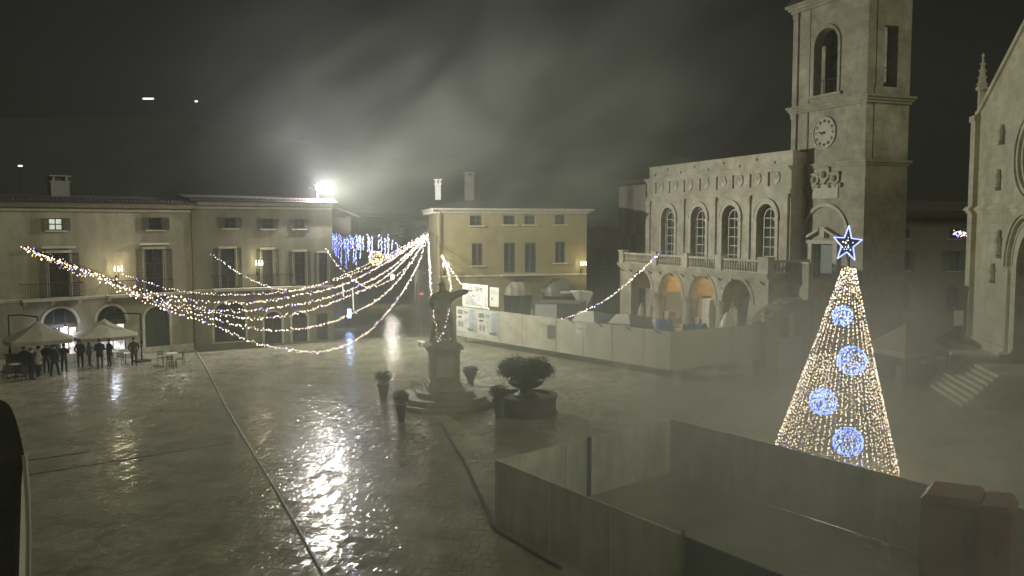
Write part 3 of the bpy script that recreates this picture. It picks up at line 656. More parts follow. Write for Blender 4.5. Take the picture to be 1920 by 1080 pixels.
# ------------------------------------------------------------------ palazzo with arcade
PS = 1.0
_R = Vector((19.2, 59.0, 0)) * PS; _d = Vector((0.371, -0.928, 0)).normalized()
FU = Frame(_R.x - _d.x * 19.2 * PS, _R.y - _d.y * 19.2 * PS, _d.x, _d.y)       # upper front
LU = 19.2 * PS
def palazzo():
    F = FU; b = framed('town_hall', F, 'stone town hall with four arched windows above a balcony on an open arcade', 'town hall')
    n0 = -3.5 * PS                                     # arcade plane stands forward
    zfl = F.uz(1440, 514, n0)[1]; zb = zfl
    zpar = F.uz(1480, 284)[1]; zcor = F.uz(1480, 312)[1]; zcap = F.uz(1437, 362)[1]
    uw = [F.uz(x, 420)[0] for x in (1253, 1310, 1370, 1437)]
    hw = 1.02; zst = F.uz(1437, 409)[1]
    ops = [(u - hw, u + hw, zfl + 0.25, zst + hw, hw) for u in uw]
    w = MB(); w.wall(0.0, LU, zfl, zcap, ops, 0.55)
    # frieze with sunk square panels
    fr = [F.uz(x, 335)[0] for x in (1237, 1263, 1291, 1321, 1353, 1384, 1417, 1452)]
    zt0, zt1 = F.uz(1385, 353)[1], F.uz(1385, 323)[1]; hp = 0.72
    w.wall(0.0, LU, zcap, zcor - 0.25, [(u - hp, u + hp, zt0, zt1, 0) for u in fr], 0.14)
    w.box(0.0, LU, 0.142, 0.55, zcap, zcor - 0.25)
    w.box(0.0, LU, 0.0, 0.55, zcor - 0.25, zcor)
    w.box(0.25, LU - 0.05, 0.12, 0.6, zcor, zpar)       # parapet
    w.box(LU - 0.5, LU, 0.55, 1.35, 0, zpar - 0.03)       # right return to the tower
    w.box(0, 0.5, 0.55, 11.0, 0, zcor); w.box(0.5, LU - 0.5, 10.5, 11.0, 0, zcor); w.box(0.5, LU - 0.5, 1.4, 10.5, zcor - 0.4, zcor - 0.1)
    w.box(0, LU, 0.0, 0.55, 0, zfl - 0.5)
    w.build('wall', M['palazzo'], b)
    tr = MB(); cornice(tr, 0, LU, zcor, [(0.10, -0.28, -0.16), (0.2, -0.16, -0.06), (0.32, -0.06, 0.05)], ret=False)
    MB().box(0, LU, -0.08, -0.001, zcap - 0.1, zcap + 0.06).box(0, LU, -0.14, -0.001, zcap + 0.06, zcap + 0.14).build('stone_course', M['palazzo'], b)
    tr.build('cornice', M['palazzo'], b); MB().box(0.2, LU, 0.05, 0.66, zpar, zpar + 0.09).build('parapet_coping', M['palazzo'], b)
    for k, u in enumerate(fr):
        MB().lathe([(0.47, 0.0), (0.47, 0.07), (0.38, 0.07), (0.36, 0.045), (0.2, 0.06), (0.12, 0.09), (0.02, 0.1)], n=20).build('roundel', M['palazzo'], b, (u, 0.14, (zt0 + zt1) / 2)).rotation_euler = (R(90), 0, 0)
    # pilasters between the windows
    pu = [0.45] + [(a + c) / 2 for a, c in zip(uw[:-1], uw[1:])] + [LU - 0.5, 0.45 + (uw[0] - 1.9 - 0.45) * 0.0]
    for u in pu[:5]:
        p = MB(); p.box(u - 0.33, u + 0.33, -0.16, -0.001, zfl + 0.02, zcap - 0.12); p.box(u - 0.4, u + 0.4, -0.21, -0.001, zfl + 0.02, zfl + 0.4); p.box(u - 0.4, u + 0.4, -0.2, -0.001, zcap - 0.42, zcap - 0.12)
        p.build('pilaster', M['palazzo'], b)
    for u in uw:
        a = MB(); a.arch_ring(u, zst, hw, hw + 0.3, -0.1, -0.001, 18); a.arch_ring(u, zst, hw + 0.3, hw + 0.4, -0.15, -0.001, 18)
        for s in (-1, 1):
            x0, x1 = sorted((u + s * hw, u + s * (hw + 0.32))); a.box(x0, x1, -0.1, -0.001, zfl + 0.3, zst - 0.18)
            a.box(x0 - 0.06, x1 + 0.06, -0.17, -0.001, zst - 0.18, zst - 0.002); a.box(x0 - 0.05, x1 + 0.05, -0.16, -0.001, zfl + 0.02, zfl + 0.3)
        a.build('window_arch', M['trim'], b)
        p = window(b, u - hw + 0.01, u + hw - 0.01, zfl + 0.26, zst + hw - 0.01, hw - 0.01, 0.42, nv=1, nh=5, fw=0.07, sill=False, frame=M['trim'])
        ir = MB().arch_ring(u, zst, hw * 0.62, hw * 0.72, 0.33, 0.41, 14)
        for s in (-1, 1): ir.box(u + s * hw * 0.67 - 0.05, u + s * hw * 0.67 + 0.05, 0.33, 0.41, zfl + 0.3, zst)
        ir.build('inner_frame', M['trim'], p)
    hol = MB()
    for k in range(9):
        u = 1.2 + k * 2.0; hol.box(u, u + 0.14, 0.09, 0.119, zcor + 0.3 + 0.35 * (k % 2), zcor + 0.48 + 0.35 * (k % 2))
    hol.build('putlog_hole_shade', M['dark'], b)  # dark blocks on the parapet face, shade of small holes put into colour
    downpipe(b, 0.02, zfl, zcor - 0.3)
    # arcade
    ua0, ua1 = F.uz(1163, 510, n0)[0], F.uz(1441, 520, n0)[0]
    ac = [0.5 * (F.uz(x0, 560, n0)[0] + F.uz(x1, 560, n0)[0]) for x0, x1 in ((1183, 1222), (1236, 1278), (1292, 1340), (1353, 1412))]
    ra = 1.62; zsp = F.uz(1382, 524, n0)[1] - ra
    ar = MB(); ar.wall(ua0, ua1, zsp, zfl - 0.22, [(c - ra, c + ra, zsp, zsp + ra, ra) for c in ac], 0.7, n0)
    for x0, x1 in ((ua0, ac[0] - ra - 0.05), (ac[3] + ra + 0.05, ua1)): ar.box(x0, x1, n0, n0 + 0.7, 0, zsp)
    ar.box(ua1 - 0.7, ua1, n0 + 0.7, 0.0, 0, zfl - 0.22); ar.box(ua0, ua0 + 0.5, n0 + 0.7, 0.0, zsp, zfl - 0.22)
    ar.box(ua0, ua1, n0 - 0.3, -0.01, -0.03, 0.85)           # raised podium
    aro = ar.build('arcade', M['arcade'], b)
    for c in ac: MB().arch_ring(c, zsp, ra + 0.02, ra + 0.3, n0 - 0.06, n0 - 0.001, 18).build('arch_trim', M['arcade'], aro)
    for x in [(a + c) / 2 for a, c in zip(ac[:-1], ac[1:])]:
        p = MB().lathe([(0.62, 0.85), (0.62, 1.1), (0.5, 1.2), (0.46, 2.2), (0.45, zsp - 0.45), (0.5, zsp - 0.42), (0.58, zsp - 0.2), (0.62, zsp - 0.19), (0.62, zsp)], (x, n0 + 0.35, 0), 12)
        p.build('column', M['arcade'], b)
    vt = MB()
    for c in ac:
        N = 12
        for k in range(N):
            a0, a1 = math.pi * k / N, math.pi * (k + 1) / N
            vt.add([(c - (ra + .03) * math.cos(a), y, zsp + (ra + .03) * math.sin(a)) for y in (n0 + 0.7, -0.02) for a in (a0, a1)], [(0, 1, 3, 2)])
    vt.build('vault', M['ochre'], b)
    bw = MB().box(ua0 + 0.5, ua1 - 0.7, -0.1, -0.02, 0.85, zsp + ra + 0.1).build('arcade_back_wall', M['yellow'], b)
    dd = MB()
    for c in (ac[1], ac[2], ac[3]): dd.box(c - 0.65, c + 0.65, -0.16, -0.101, 0.86, 3.1)
    dd.build('doorway', M['glass'], b)
    # balcony on top of the arcade
    bl = MB().box(ua0 - 0.12, ua1 + 0.12, n0 - 0.25, -0.001, zfl - 0.22, zfl)
    bl.box(ua0 - 0.05, ua1 + 0.05, n0 - 0.14, n0 - 0.001, zfl - 0.36, zfl - 0.221); blo = bl.build('balcony', M['arcade'], b)
    for k in range(13):
        br = MB()
        u = ua0 + 0.5 + (ua1 - ua0 - 1.0) * k / 12; br.obox((u, n0 - 0.12, zfl - 0.62), 0.07, 0.4, 0.07, 0, 0, R(-38)).build('bracket', M['iron'], blo)
    pk = [ua0 + 0.35, ac[0] + 2.2, ac[1] + 2.1, ac[2] + 2.15, ua1 - 0.4]
    for i, u in enumerate(pk):
        w_ = 0.36 if i < 4 else 0.5
        p = MB().box(u - w_, u + w_, n0 - 0.15, n0 + 0.35, zfl + 0.001, zfl + 0.98); p.box(u - w_ - 0.06, u + w_ + 0.06, n0 - 0.21, n0 + 0.41, zfl + 0.98, zfl + 1.1)
        p.build('pedestal', M['palazzo'], b)
    bal = MB(); rl = MB()
    prof = [(0.07, 0.1), (0.05, 0.18), (0.09, 0.35), (0.05, 0.6), (0.07, 0.75)]
    for a, c in zip(pk[:-1], pk[1:]):
        rl.box(a + 0.36, c - 0.36, n0 - 0.02, n0 + 0.22, zfl + 0.75, zfl + 0.9); rl.box(a + 0.36, c - 0.36, n0 - 0.02, n0 + 0.22, zfl + 0.001, zfl + 0.1)
        N = int((c - a - 0.8) / 0.27)
        for k in range(N): bal.lathe(prof, (a + 0.5 + (c - a - 1.0) * k / max(1, N - 1), n0 + 0.1, zfl), 6)
    u_r = ua1 - 0.15
    for k in range(11): bal.lathe(prof, (u_r, n0 + 0.75 + 0.25 * k, zfl), 6)
    rl.box(u_r - 0.12, u_r + 0.12, n0 + 0.4, -0.1, zfl + 0.75, zfl + 0.9)
    rl.build('handrail', M['palazzo'], b); o = bal.build('baluster', M['palazzo'], b); o['kind'] = 'stuff'
    for c, pw in ((ac[0], 8), (ac[1], 130), (ac[2], 100), (ac[3], 4)):
        l = MB().cyl((c + 0.3, n0 + 1.9, zsp + ra - 0.25), (c + 0.3, n0 + 1.9, zsp + ra), 0.012, None, 6).ball((c + 0.3, n0 + 1.9, zsp + ra - 0.38), 0.14, 8, 6, 1)
        lo = l.build('pendant_lamp', [M['iron'], emit('amber_globe', (1.0, 0.62, 0.22), 3.0)], b, smooth=True)
        lamp('arcade_light', lo, (c + 0.3, n0 + 1.9, zsp + ra - 0.6), pw, (1.0, 0.76, 0.40), 0.12)
    # flower box on the corner pedestal
    return b, ua0, ua1, n0, zfl, zsp
PAL = palazzo()

def wing():
    o = FU.w(-7.5, 1.3, 0); F = Frame(o.x, o.y, _d.x, _d.y)
    b = framed('plain_house', F, 'plain pale house adjoining the left end of the town hall', 'house')
    Z = F.uz(1190, 347)[1]; L = 7.45
    w = MB().wall(0, L, 0, Z, [(1.6, 2.7, 5.9, 7.8, 0), (1.6, 2.7, 1.0, 3.4, 0.5)], 0.5); w.box(0, 0.5, 0.5, 9, 0, Z); w.box(0.5, L, 8.5, 9, 0, Z)
    w.build('wall', M['plaster'], b)
    window(b, 1.6, 2.7, 5.9, 7.8, 0, 0.2, shut=M['shutter']); window(b, 1.6, 2.7, 1.0, 3.4, 0.5, 0.25, sill=False)
    gutter_roof(b, 0, L - 0.3, Z + 0.005, 9, 1.4, 0.5)
    downpipe(b, L - 0.35, 0, Z - 0.2)
wing()

# ------------------------------------------------------------------ bell tower
_C = Vector((22.4, 54.5, 0)) * PS; WT = 7.05 * PS
FT = Frame(_C.x - _d.x * WT, _C.y - _d.y * WT, _d.x, _d.y)
def tower():
    F = FT; b = framed('bell_tower', F, 'tall square bell tower with clock and arched belfry beside the town hall', 'bell tower')
    D = 3.5
    z1 = F.uz(1617, 301)[1]; z2 = F.uz(1620, 180)[1]; z3 = F.uz(1476, 19)[1]
    ub, zbb = F.uz(1546, 176); zbt = F.uz(1546, 53)[1]; hb = 1.12
    w = MB()
    w.wall(0, WT, 0, z1, [(F.uz(1528, 480)[0], F.uz(1566, 480)[0], 5.2, F.uz(1548, 458)[1], 0)], 0.6)
    w.box(0.08, WT - 0.08, 0.08, 0.6, z1, z2)
    w.wall(0.08, WT - 0.08, z2, z3, [(ub - hb, ub + hb, zbb, zbt, hb)], 0.6, 0.08)
    for x0, x1 in ((0.0, 0.6), (WT - 0.6, WT)):
        w.box(x0, x1, 0.6, D - 0.6, 0, zbb); w.box(x0, x1, 0.68, 1.25, zbb, z3); w.box(x0, x1, D - 1.1, D - 0.6, zbb, z3); w.box(x0, x1, 1.25, D - 1.1, zbt - 0.5, z3)
    w.box(0, WT, D - 0.6, D, 0, z3); w.box(0.6, WT - 0.6, 0.68, D - 0.6, zbb - 0.5, zbb - 0.2); w.box(0.6, WT - 0.6, 0.68, D - 0.6, z3 - 0.5, z3 - 0.2)
    w.build('wall', M['tower'], b)
    for (z, pr) in ((z1, [(0.1, -0.25, -0.1), (0.22, -0.1, 0.08)]), (z2, [(0.12, -0.4, -0.22), (0.22, -0.22, -0.06), (0.32, -0.06, 0.1)]), (z3, [(0.15, -0.5, -0.3), (0.3, -0.3, -0.12), (0.45, -0.12, 0.06)])):
        tr = MB()
        for (p, a, c) in pr: tr.box(-p, WT + p, -p, D + p, z + a, z + c)
        tr.build('cornice', M['tower'], b)
    for (za, zb_) in ((z1 + 0.09, z2 - 0.41), (z2 + 0.11, z3 - 0.51)):
        for x0 in (0.02, WT - 0.5):
            p = MB().box(x0, x0 + 0.48, -0.05, 0.079, za, zb_); p.box(x0 - 0.04, x0 + 0.52, -0.1, 0.079, zb_ - 0.3, zb_ - 0.002); p.build('pilaster', M['tower'], b)
    # slim pilaster strip left of the clock
    u = F.uz(1513, 250)[0]; MB().box(u - 0.06, u + 0.06, 0.03, 0.079, z1 + 0.1, z2 - 0.41).build('wall_strip', M['shutter'], b)
    MB().box(u - 0.05, u + 0.05, 0.035, 0.079, z2 + 0.11, z3 - 0.52).build('wall_strip', M['tower'], b)
    r = MB(); vs = [(-0.5, -0.5, z3 + 0.06), (WT + 0.5, -0.5, z3 + 0.06), (WT + 0.5, D + 0.5, z3 + 0.06), (-0.5, D + 0.5, z3 + 0.06), (WT / 2, D / 2, z3 + 3.4)]
    r.add(vs, [(0, 1, 4), (1, 2, 4), (2, 3, 4), (3, 0, 4), (3, 2, 1, 0)]).build('roof', M['roof'], b)
    # clock
    uc, zc = F.uz(1545, 249, 0.0)
    c = MB().lathe([(1.08, 0.0), (1.08, 0.1), (1.0, 0.12), (0.98, 0.05), (0.02, 0.05)], n=36).build('clock', M['trim'], b, (uc, 0.08, zc)); c.rotation_euler = (R(90), 0, 0)
    mk = MB()
    for k in range(12):
        a = math.pi * k / 6; mk.obox((0.8 * math.cos(a), 0.8 * math.sin(a), 0.063), 0.2, 0.075, 0.02, a)
        for s in (-1, 1): mk.obox((0.8 * math.cos(a + s * 0.11), 0.8 * math.sin(a + s * 0.11), 0.063), 0.16, 0.03, 0.02, a)
    mk.build('hour_mark', M['inkblack'], c)
    hd = MB(); hd.obox((-0.24, 0.03, 0.085), 0.62, 0.1, 0.02, R(175)); hd.obox((-0.12, -0.02, 0.1), 0.34, 0.13, 0.02, R(200)); hd.lathe([(0.09, 0.07), (0.09, 0.12)], n=10).build('clock_hand', M['iron'], c)
    # belfry: arch trim, rail and bell
    a = MB().arch_ring(ub, zbt - hb, hb, hb + 0.22, 0.0, 0.079, 18); a.box(ub - hb - 0.22, ub - hb, 0.0, 0.079, zbb, zbt - hb); a.box(ub + hb, ub + hb + 0.22, 0.0, 0.079, zbb, zbt - hb)
    a.box(ub - hb - 0.4, ub + hb + 0.4, -0.06, 0.079, zbb - 0.2, zbb - 0.002); a.build('belfry_arch', M['tower'], b)
    rl = MB(); rl.box(ub - hb, ub + hb, 0.3, 0.36, zbb + 0.95, zbb + 1.0)
    for k in range(9): rl.cyl((ub - hb + 0.12 + k * 0.25, 0.33, zbb), (ub - hb + 0.12 + k * 0.25, 0.33, zbb + 0.96), 0.02, None, 5)
    rl.build('railing', M['iron'], b)
    bell = MB().lathe([(0.62, 0), (0.6, 0.06), (0.5, 0.2), (0.42, 0.5), (0.36, 0.8), (0.2, 0.95), (0.05, 1.0)], (ub, 1.6, zbb + 1.5), 18).box(ub - 1.1, ub + 1.1, 1.5, 1.7, zbb + 2.55, zbb + 2.8)
    bell.build('bell', mat('bronze', (0.16, 0.13, 0.07), 0.35, 0.3, 5, 0.1, metal=0.8), b, smooth=False)
    # coat of arms, plaque, portal
    u, z = F.uz(1547, 333); arms = MB()
    for dx, dz, s in ((-0.95, -0.15, 0.42), (0.0, 0.15, 0.5), (1.0, -0.15, 0.42)):
        arms.poly_xz([(u + dx - s, z + dz + s), (u + dx + s, z + dz + s), (u + dx + s, z + dz - 0.1), (u + dx, z + dz - s * 1.2), (u + dx - s, z + dz - 0.1)], -0.14, -0.001)
        arms.ball((u + dx, -0.16, z + dz + 0.05), s * 0.5, 10, 7); arms.cyl((u + dx - s, -0.1, z + dz + s), (u + dx + s, -0.1, z + dz + s), 0.09, None, 8)
    for dx in (-1.5, -0.5, 0.5, 1.5): arms.ball((u + dx, -0.08, z - 0.55), 0.17, 8, 6)
    arms.build('coat_of_arms', M['tower'], b)
    x0, x1, za, zb_ = rect(F, 1524, 349, 1572, 372); pq = MB().box(x0, x1, -0.06, -0.001, za, zb_); pq.box(x0 - 0.1, x1 + 0.1, -0.12, -0.001, zb_, zb_ + 0.1); pq.build('plaque', M['trim'], b)
    ud, zd = F.uz(1547, 440); hr = F.uz(1588, 430)[0] - ud
    pt = MB().arch_ring(ud, zd - 0.1, hr, hr + 0.22, -0.12, -0.001, 20)
    for s in (-1, 1):
        pt.box(ud + s * 1.2 - 0.2, ud + s * 1.2 + 0.2, -0.25, -0.001, 5.2, zd - 0.6)
        pt.obox((ud + s * 0.85, -0.2, zd + 0.1), 1.25, 0.36, 0.16, 0, R(24) * s)
    pt.box(ud - 1.6, ud + 1.6, -0.35, -0.001, zd - 0.62, zd - 0.36); pt.box(ud - 0.22, ud + 0.22, -0.3, -0.001, zd - 0.2, zd + 0.5)
    pt.build('portal', M['trim'], b)
    x0, x1 = F.uz(1528, 480)[0], F.uz(1566, 480)[0]
    MB().box(x0, x1, 0.3, 0.36, 5.2, F.uz(1548, 458)[1]).build('door', mat('grey_green_door', (0.16, 0.19, 0.18), 0.5, 0.15, 3, 0.1), b)
    return b
tower()

# --- outside stair rising along the tower, and the rough wall below it
def outer_stair():
    F = FT
    o = F.w(-3.2, -3.0, 0); L = 9.0; b = empty('stone_stair', o, F.rot, 'stone outside stair with solid parapet climbing to the tower door', 'staircase')
    n = 24
    for k in range(n):
        x0 = 0.2 + k * 0.3; h = 0.9 + 4.3 * (k + 1) / n
        MB().box(x0, x0 + 0.3 if k < n - 1 else L, 0.15, 2.95, -0.02, h).build('step', M['arcade'], b)
    p = MB().poly_xz([(0, 0), (L, 0), (L, 6.2), (7.3, 6.2), (0, 1.8)], -0.2, 0.148); p.build('parapet', M['arcade'], b)
    MB().poly_xz([(-0.05, 1.8), (7.28, 6.2), (L + 0.05, 6.2), (L + 0.05, 6.32), (7.24, 6.32), (-0.05, 1.93)], -0.28, 0.22).build('coping', M['trim'], b)
outer_stair()
def rough_wall():
    P = [on_z(1442, 690), on_z(1520, 676)]; F = Frame(P[0].x, P[0].y, P[1].x - P[0].x, P[1].y - P[0].y)
    b = framed('rubble_wall', F, 'broken grey rubble wall rising behind the right end of the long hoarding', 'wall')
    uz = lambda x, y: F.uz(x, y)
    pts = [(0, 0), (uz(1560, 640)[0], 0), uz(1560, 575), uz(1522, 563), uz(1490, 562), uz(1478, 570), uz(1462, 578), uz(1450, 590), uz(1441, 602)]
    MB().poly_xz(pts, 0, 1.2).build('wall_body', mat('grey_rubble', (0.30, 0.29, 0.25), 0.85, 0.25, 1.6, 0.6, 4, stain=0.3), b)
    for k in range(16):
        i = 2 + k % 6; a, c = Vector(pts[i]), Vector(pts[i + 1]); q = a.lerp(c, (k * 0.37) % 1)
        s = 0.14 + 0.12 * random.random()
        MB().obox((q.x, 0.2 + 0.8 * random.random(), q.y + 0.03), s * 1.6, s * 1.4, s, random.random() * 3, 0.3 * random.random(), 0.2).build('stone', M['rock'], b)
    u, z = uz(1480, 632)
    return F
FW = rough_wall()

# ------------------------------------------------------------------ church
FC = Frame(0.5406 * 52.4, 52.4, -0.2, -0.98)
def church():
    F = FC; b = framed('church', F, 'tall pale stone church front with gable, rose window and deep portal at right edge', 'church')
    PL = 1.4; L = 17.0; c = 8.6
    zg = F.uz(1842, 216)[1]; z_ap = F.uz(1919, 42)[1] + 0.6; zst = F.uz(1840, 393)[1]
    hp = 1.6; zps = F.uz(1895, 500)[1]; zr = F.uz(1905, 297)[1]; rr = 2.15
    w = MB(); w.wall(0.0, L, 0, zst, [(c - hp, c + hp, PL, zps + hp * 1.15, hp * 1.15)], 1.2)
    # wall above with round hole
    N = 28
    ztop = zr + rr + 0.4
    w.box(0, c - rr, 0, 1.0, zst, ztop); w.box(c + rr, L, 0, 1.0, zst, ztop)
    for k in range(N):
        x0, x1 = c - rr + 2 * rr * k / N, c - rr + 2 * rr * (k + 1) / N
        h0, h1 = math.sqrt(max(0, rr * rr - (x0 - c) ** 2)), math.sqrt(max(0, rr * rr - (x1 - c) ** 2))
        w.poly_xz([(x0, zst), (x1, zst), (x1, zr - h1), (x0, zr - h0)], 0, 1.0); w.poly_xz([(x0, zr + h0), (x1, zr + h1), (x1, ztop), (x0, ztop)], 0, 1.0)
    gz = lambda u: zg + (z_ap - zg) * (1 - abs(u - c) / c)
    if ztop < zg: w.box(0, L + 0.2, 0, 1.0, ztop, zg); zz = zg
    else: zz = ztop
    ua = c * (zz - zg) / (z_ap - zg)
    w.poly_xz([(ua, zz), (2 * c - ua, zz), (c, z_ap)], 0, 1.0)
    if zz > zg: w.poly_xz([(0, zg), (ua, zz), (0, zz)][:0] or [(0, zz), (0.01, zz), (0.01, zz + 0.01)], 0, 0.01)
    w.box(0, 0.8, 1.2, 9, 0, zg - 1.2); w.box(L - 0.8, L, 1.2, 9, 0, zg - 1.2); w.box(0.8, L - 0.8, 8.5, 9, 0, zg - 1.2)
    w.build('wall', M['church'], b)
    rk = MB()
    for s in (-1, 1):
        e = c - s * (c + 0.35); rk.poly_xz([(e, gz(0) - 0.25), (c, z_ap), (c, z_ap + 0.3), (e, gz(0) + 0.08)], -0.16, 1.1)
    rk.build('gable_coping', M['church'], b)
    # corner pier with pinnacle
    p = MB().box(-0.5, 0.35, -0.28, -0.002, PL, zg - 0.3); p.box(-0.5, -0.002, 0.0, 0.7, PL, zg - 0.3); p.box(-0.62, 0.45, -0.36, -0.003, PL, PL + 0.7); p.box(-0.62, -0.003, 0.0, 0.78, PL, PL + 0.7); p.box(-0.6, 0.42, -0.36, 0.7, zg - 0.3, zg + 0.05)
    p.build('corner_pier', M['church'], b)
    pn = MB().lathe([(0.34, 0), (0.34, 0.25), (0.22, 0.35), (0.22, 1.5), (0.36, 1.55), (0.36, 1.7), (0.26, 1.8), (0.15, 2.6), (0.05, 3.5), (0.1, 3.6), (0.02, 3.75)], (-0.1, 0.15, zg + 0.05), 8)
    for k in range(4):
        for a in range(4): pn.ball((-0.1 + (0.27 - 0.05 * k) * math.cos(a * 1.57), 0.15 + (0.27 - 0.05 * k) * math.sin(a * 1.57), zg + 1.95 + 0.4 * k), 0.07, 6, 4)
    pn.build('pinnacle', M['church'], b)
    sc = MB(); 
    for (a, h0, h1) in ((0.09, -0.2, -0.05), (0.2, -0.05, 0.1), (0.12, 0.1, 0.2)): sc.box(0.352, L, -a, -0.001, zst + h0, zst + h1); sc.box(-0.5 - a, 0.351, -0.28 - a, -0.282, zst + h0, zst + h1)
    sc.build('stone_course', M['church'], b)
    # rose window: stepped rings, tracery and glass
    ro = MB()
    for (r0, r1, y) in ((rr, rr + 0.3, -0.16), (rr - 0.25, rr, -0.06), (rr - 0.5, rr - 0.25, 0.1), (rr - 0.72, rr - 0.5, 0.25)): ro.arch_ring(c, zr, r0, r1, y, 0.5, 36, a0=0, a1=2 * math.pi)
    ro.arch_ring(c, zr, 0.3, 0.42, 0.3, 0.5, 20, a1=2 * math.pi)
    for k in range(12):
        a = 2 * math.pi * k / 12; ro.cyl((c + 0.4 * math.cos(a), 0.4, zr + 0.4 * math.sin(a)), (c + 1.15 * math.cos(a), 0.4, zr + 1.15 * math.sin(a)), 0.06, None, 6)
        a += math.pi / 12; ro.arch_ring(c + 1.12 * math.cos(a), zr + 1.12 * math.sin(a), 0.2, 0.28, 0.33, 0.47, 10, a1=2 * math.pi)
    r_o = ro.build('rose_window', M['church'], b)
    MB().lathe([(rr - 0.5, 0), (rr - 0.5, 0.03)], n=30).build('rose_glass', M['glass'], r_o, (c, 0.55, zr)).rotation_euler = (R(90), 0, 0)
    # portal: stepped arches on shafts
    po = MB()
    for k in range(6):
        r0 = hp - 0.18 * k - 0.16 + 0.9; r1 = r0 + 0.13; y0 = -0.25 + 0.2 * k
        po.arch_ring(c, zps, r0, r1, y0, y0 + 0.35, 20, asp=1.12)
        for s in (-1, 1): po.cyl((c + s * (r0 + 0.08), y0 + 0.14, PL + 0.35), (c + s * (r0 + 0.08), y0 + 0.14, zps - 0.1), 0.075, None, 8)
    for s in (-1, 1):
        x0, x1 = sorted((c + s * 1.35, c + s * 2.55)); po.poly_xy([(c + s * 1.35, 0.95), (c + s * 2.6, -0.34), (c + s * 2.6, -0.002), (c + s * 1.62, -0.001), (c + s * 1.5, 1.0)], PL, PL + 0.35)
        po.poly_xy([(c + s * 1.35, 0.95), (c + s * 2.6, -0.34), (c + s * 2.6, -0.002), (c + s * 1.62, -0.001), (c + s * 1.5, 1.0)], zps - 0.28, zps)
    po.arch_ring(c, zps, hp + 0.88, hp + 1.08, -0.36, -0.001, 20, asp=1.12)
    po_ = po.build('portal', M['church'], b)
    MB().poly_xz([(c - 1.5, PL), (c + 1.5, PL), (c + 1.5, zps)] + [(c + 1.5 * math.cos(a), zps + 1.7 * math.sin(a)) for a in np.linspace(0, math.pi, 14)[1:]], 1.0, 1.08).build('church_door', M['wood'], b)
    # small carved figures beside portal and rose
    for (px, py, s, nm) in ((1876, 455, 0.75, 'carved_relief'), (1864, 510, 0.5, 'carved_relief'), (1875, 335, 0.55, 'carved_relief'), (1882, 250, 0.5, 'carved_relief')):
        u, z = F.uz(px, py); f = MB().lathe([(0.05, -s), (0.2, -s * 0.9), (0.17, -s * 0.3), (0.26, s * 0.1), (0.2, s * 0.4), (0.1, s * 0.5), (0.14, s * 0.7), (0.1, s * 0.9), (0.02, s)], (u, -0.12, z), 9)
        f.box(u - 0.22, u + 0.22, -0.3, -0.002, z - s - 0.12, z - s + 0.01); f.build(nm, M['church'], b)
    # lower block course at base
    MB().box(0.46, c - 2.7, -0.12, -0.002, PL, PL + 0.55).build('plinth', M['church'], b)
    return b
church()
def church_steps():
    F = FC; b = framed('church_steps', F, 'broad wet stone steps wrapping round the platform of the church', 'steps')
    for k in range(8):
        h = 1.4 - 0.175 * k; e = 2.3 + 0.28 * k
        u0, u1 = 2.9 - 0.10 * k, 11.9 + 0.2 * k
        m = MB().poly_xy([(u0, -e), (u1, -e), (u1, -0.0 if k == 0 else -e + 0.28), (u0, 0.0 if k == 0 else -e + 0.28)], -0.02, h)
        if k:
            m.box(u0, u0 + 0.1, -e + 0.28, 0.0, -0.02, h); m.box(u1 - 0.2, u1, -e + 0.28, 0.0, -0.02, h)
        m.build('step', M['church'] if k % 2 == 0 else M['trim'], b)
    MB().poly_xy([(-1.2, -0.9), (2.899, -0.9), (2.899, 2.0), (-1.2, 2.0)], -0.02, 1.395).build('platform', M['church'], b)
church_steps()

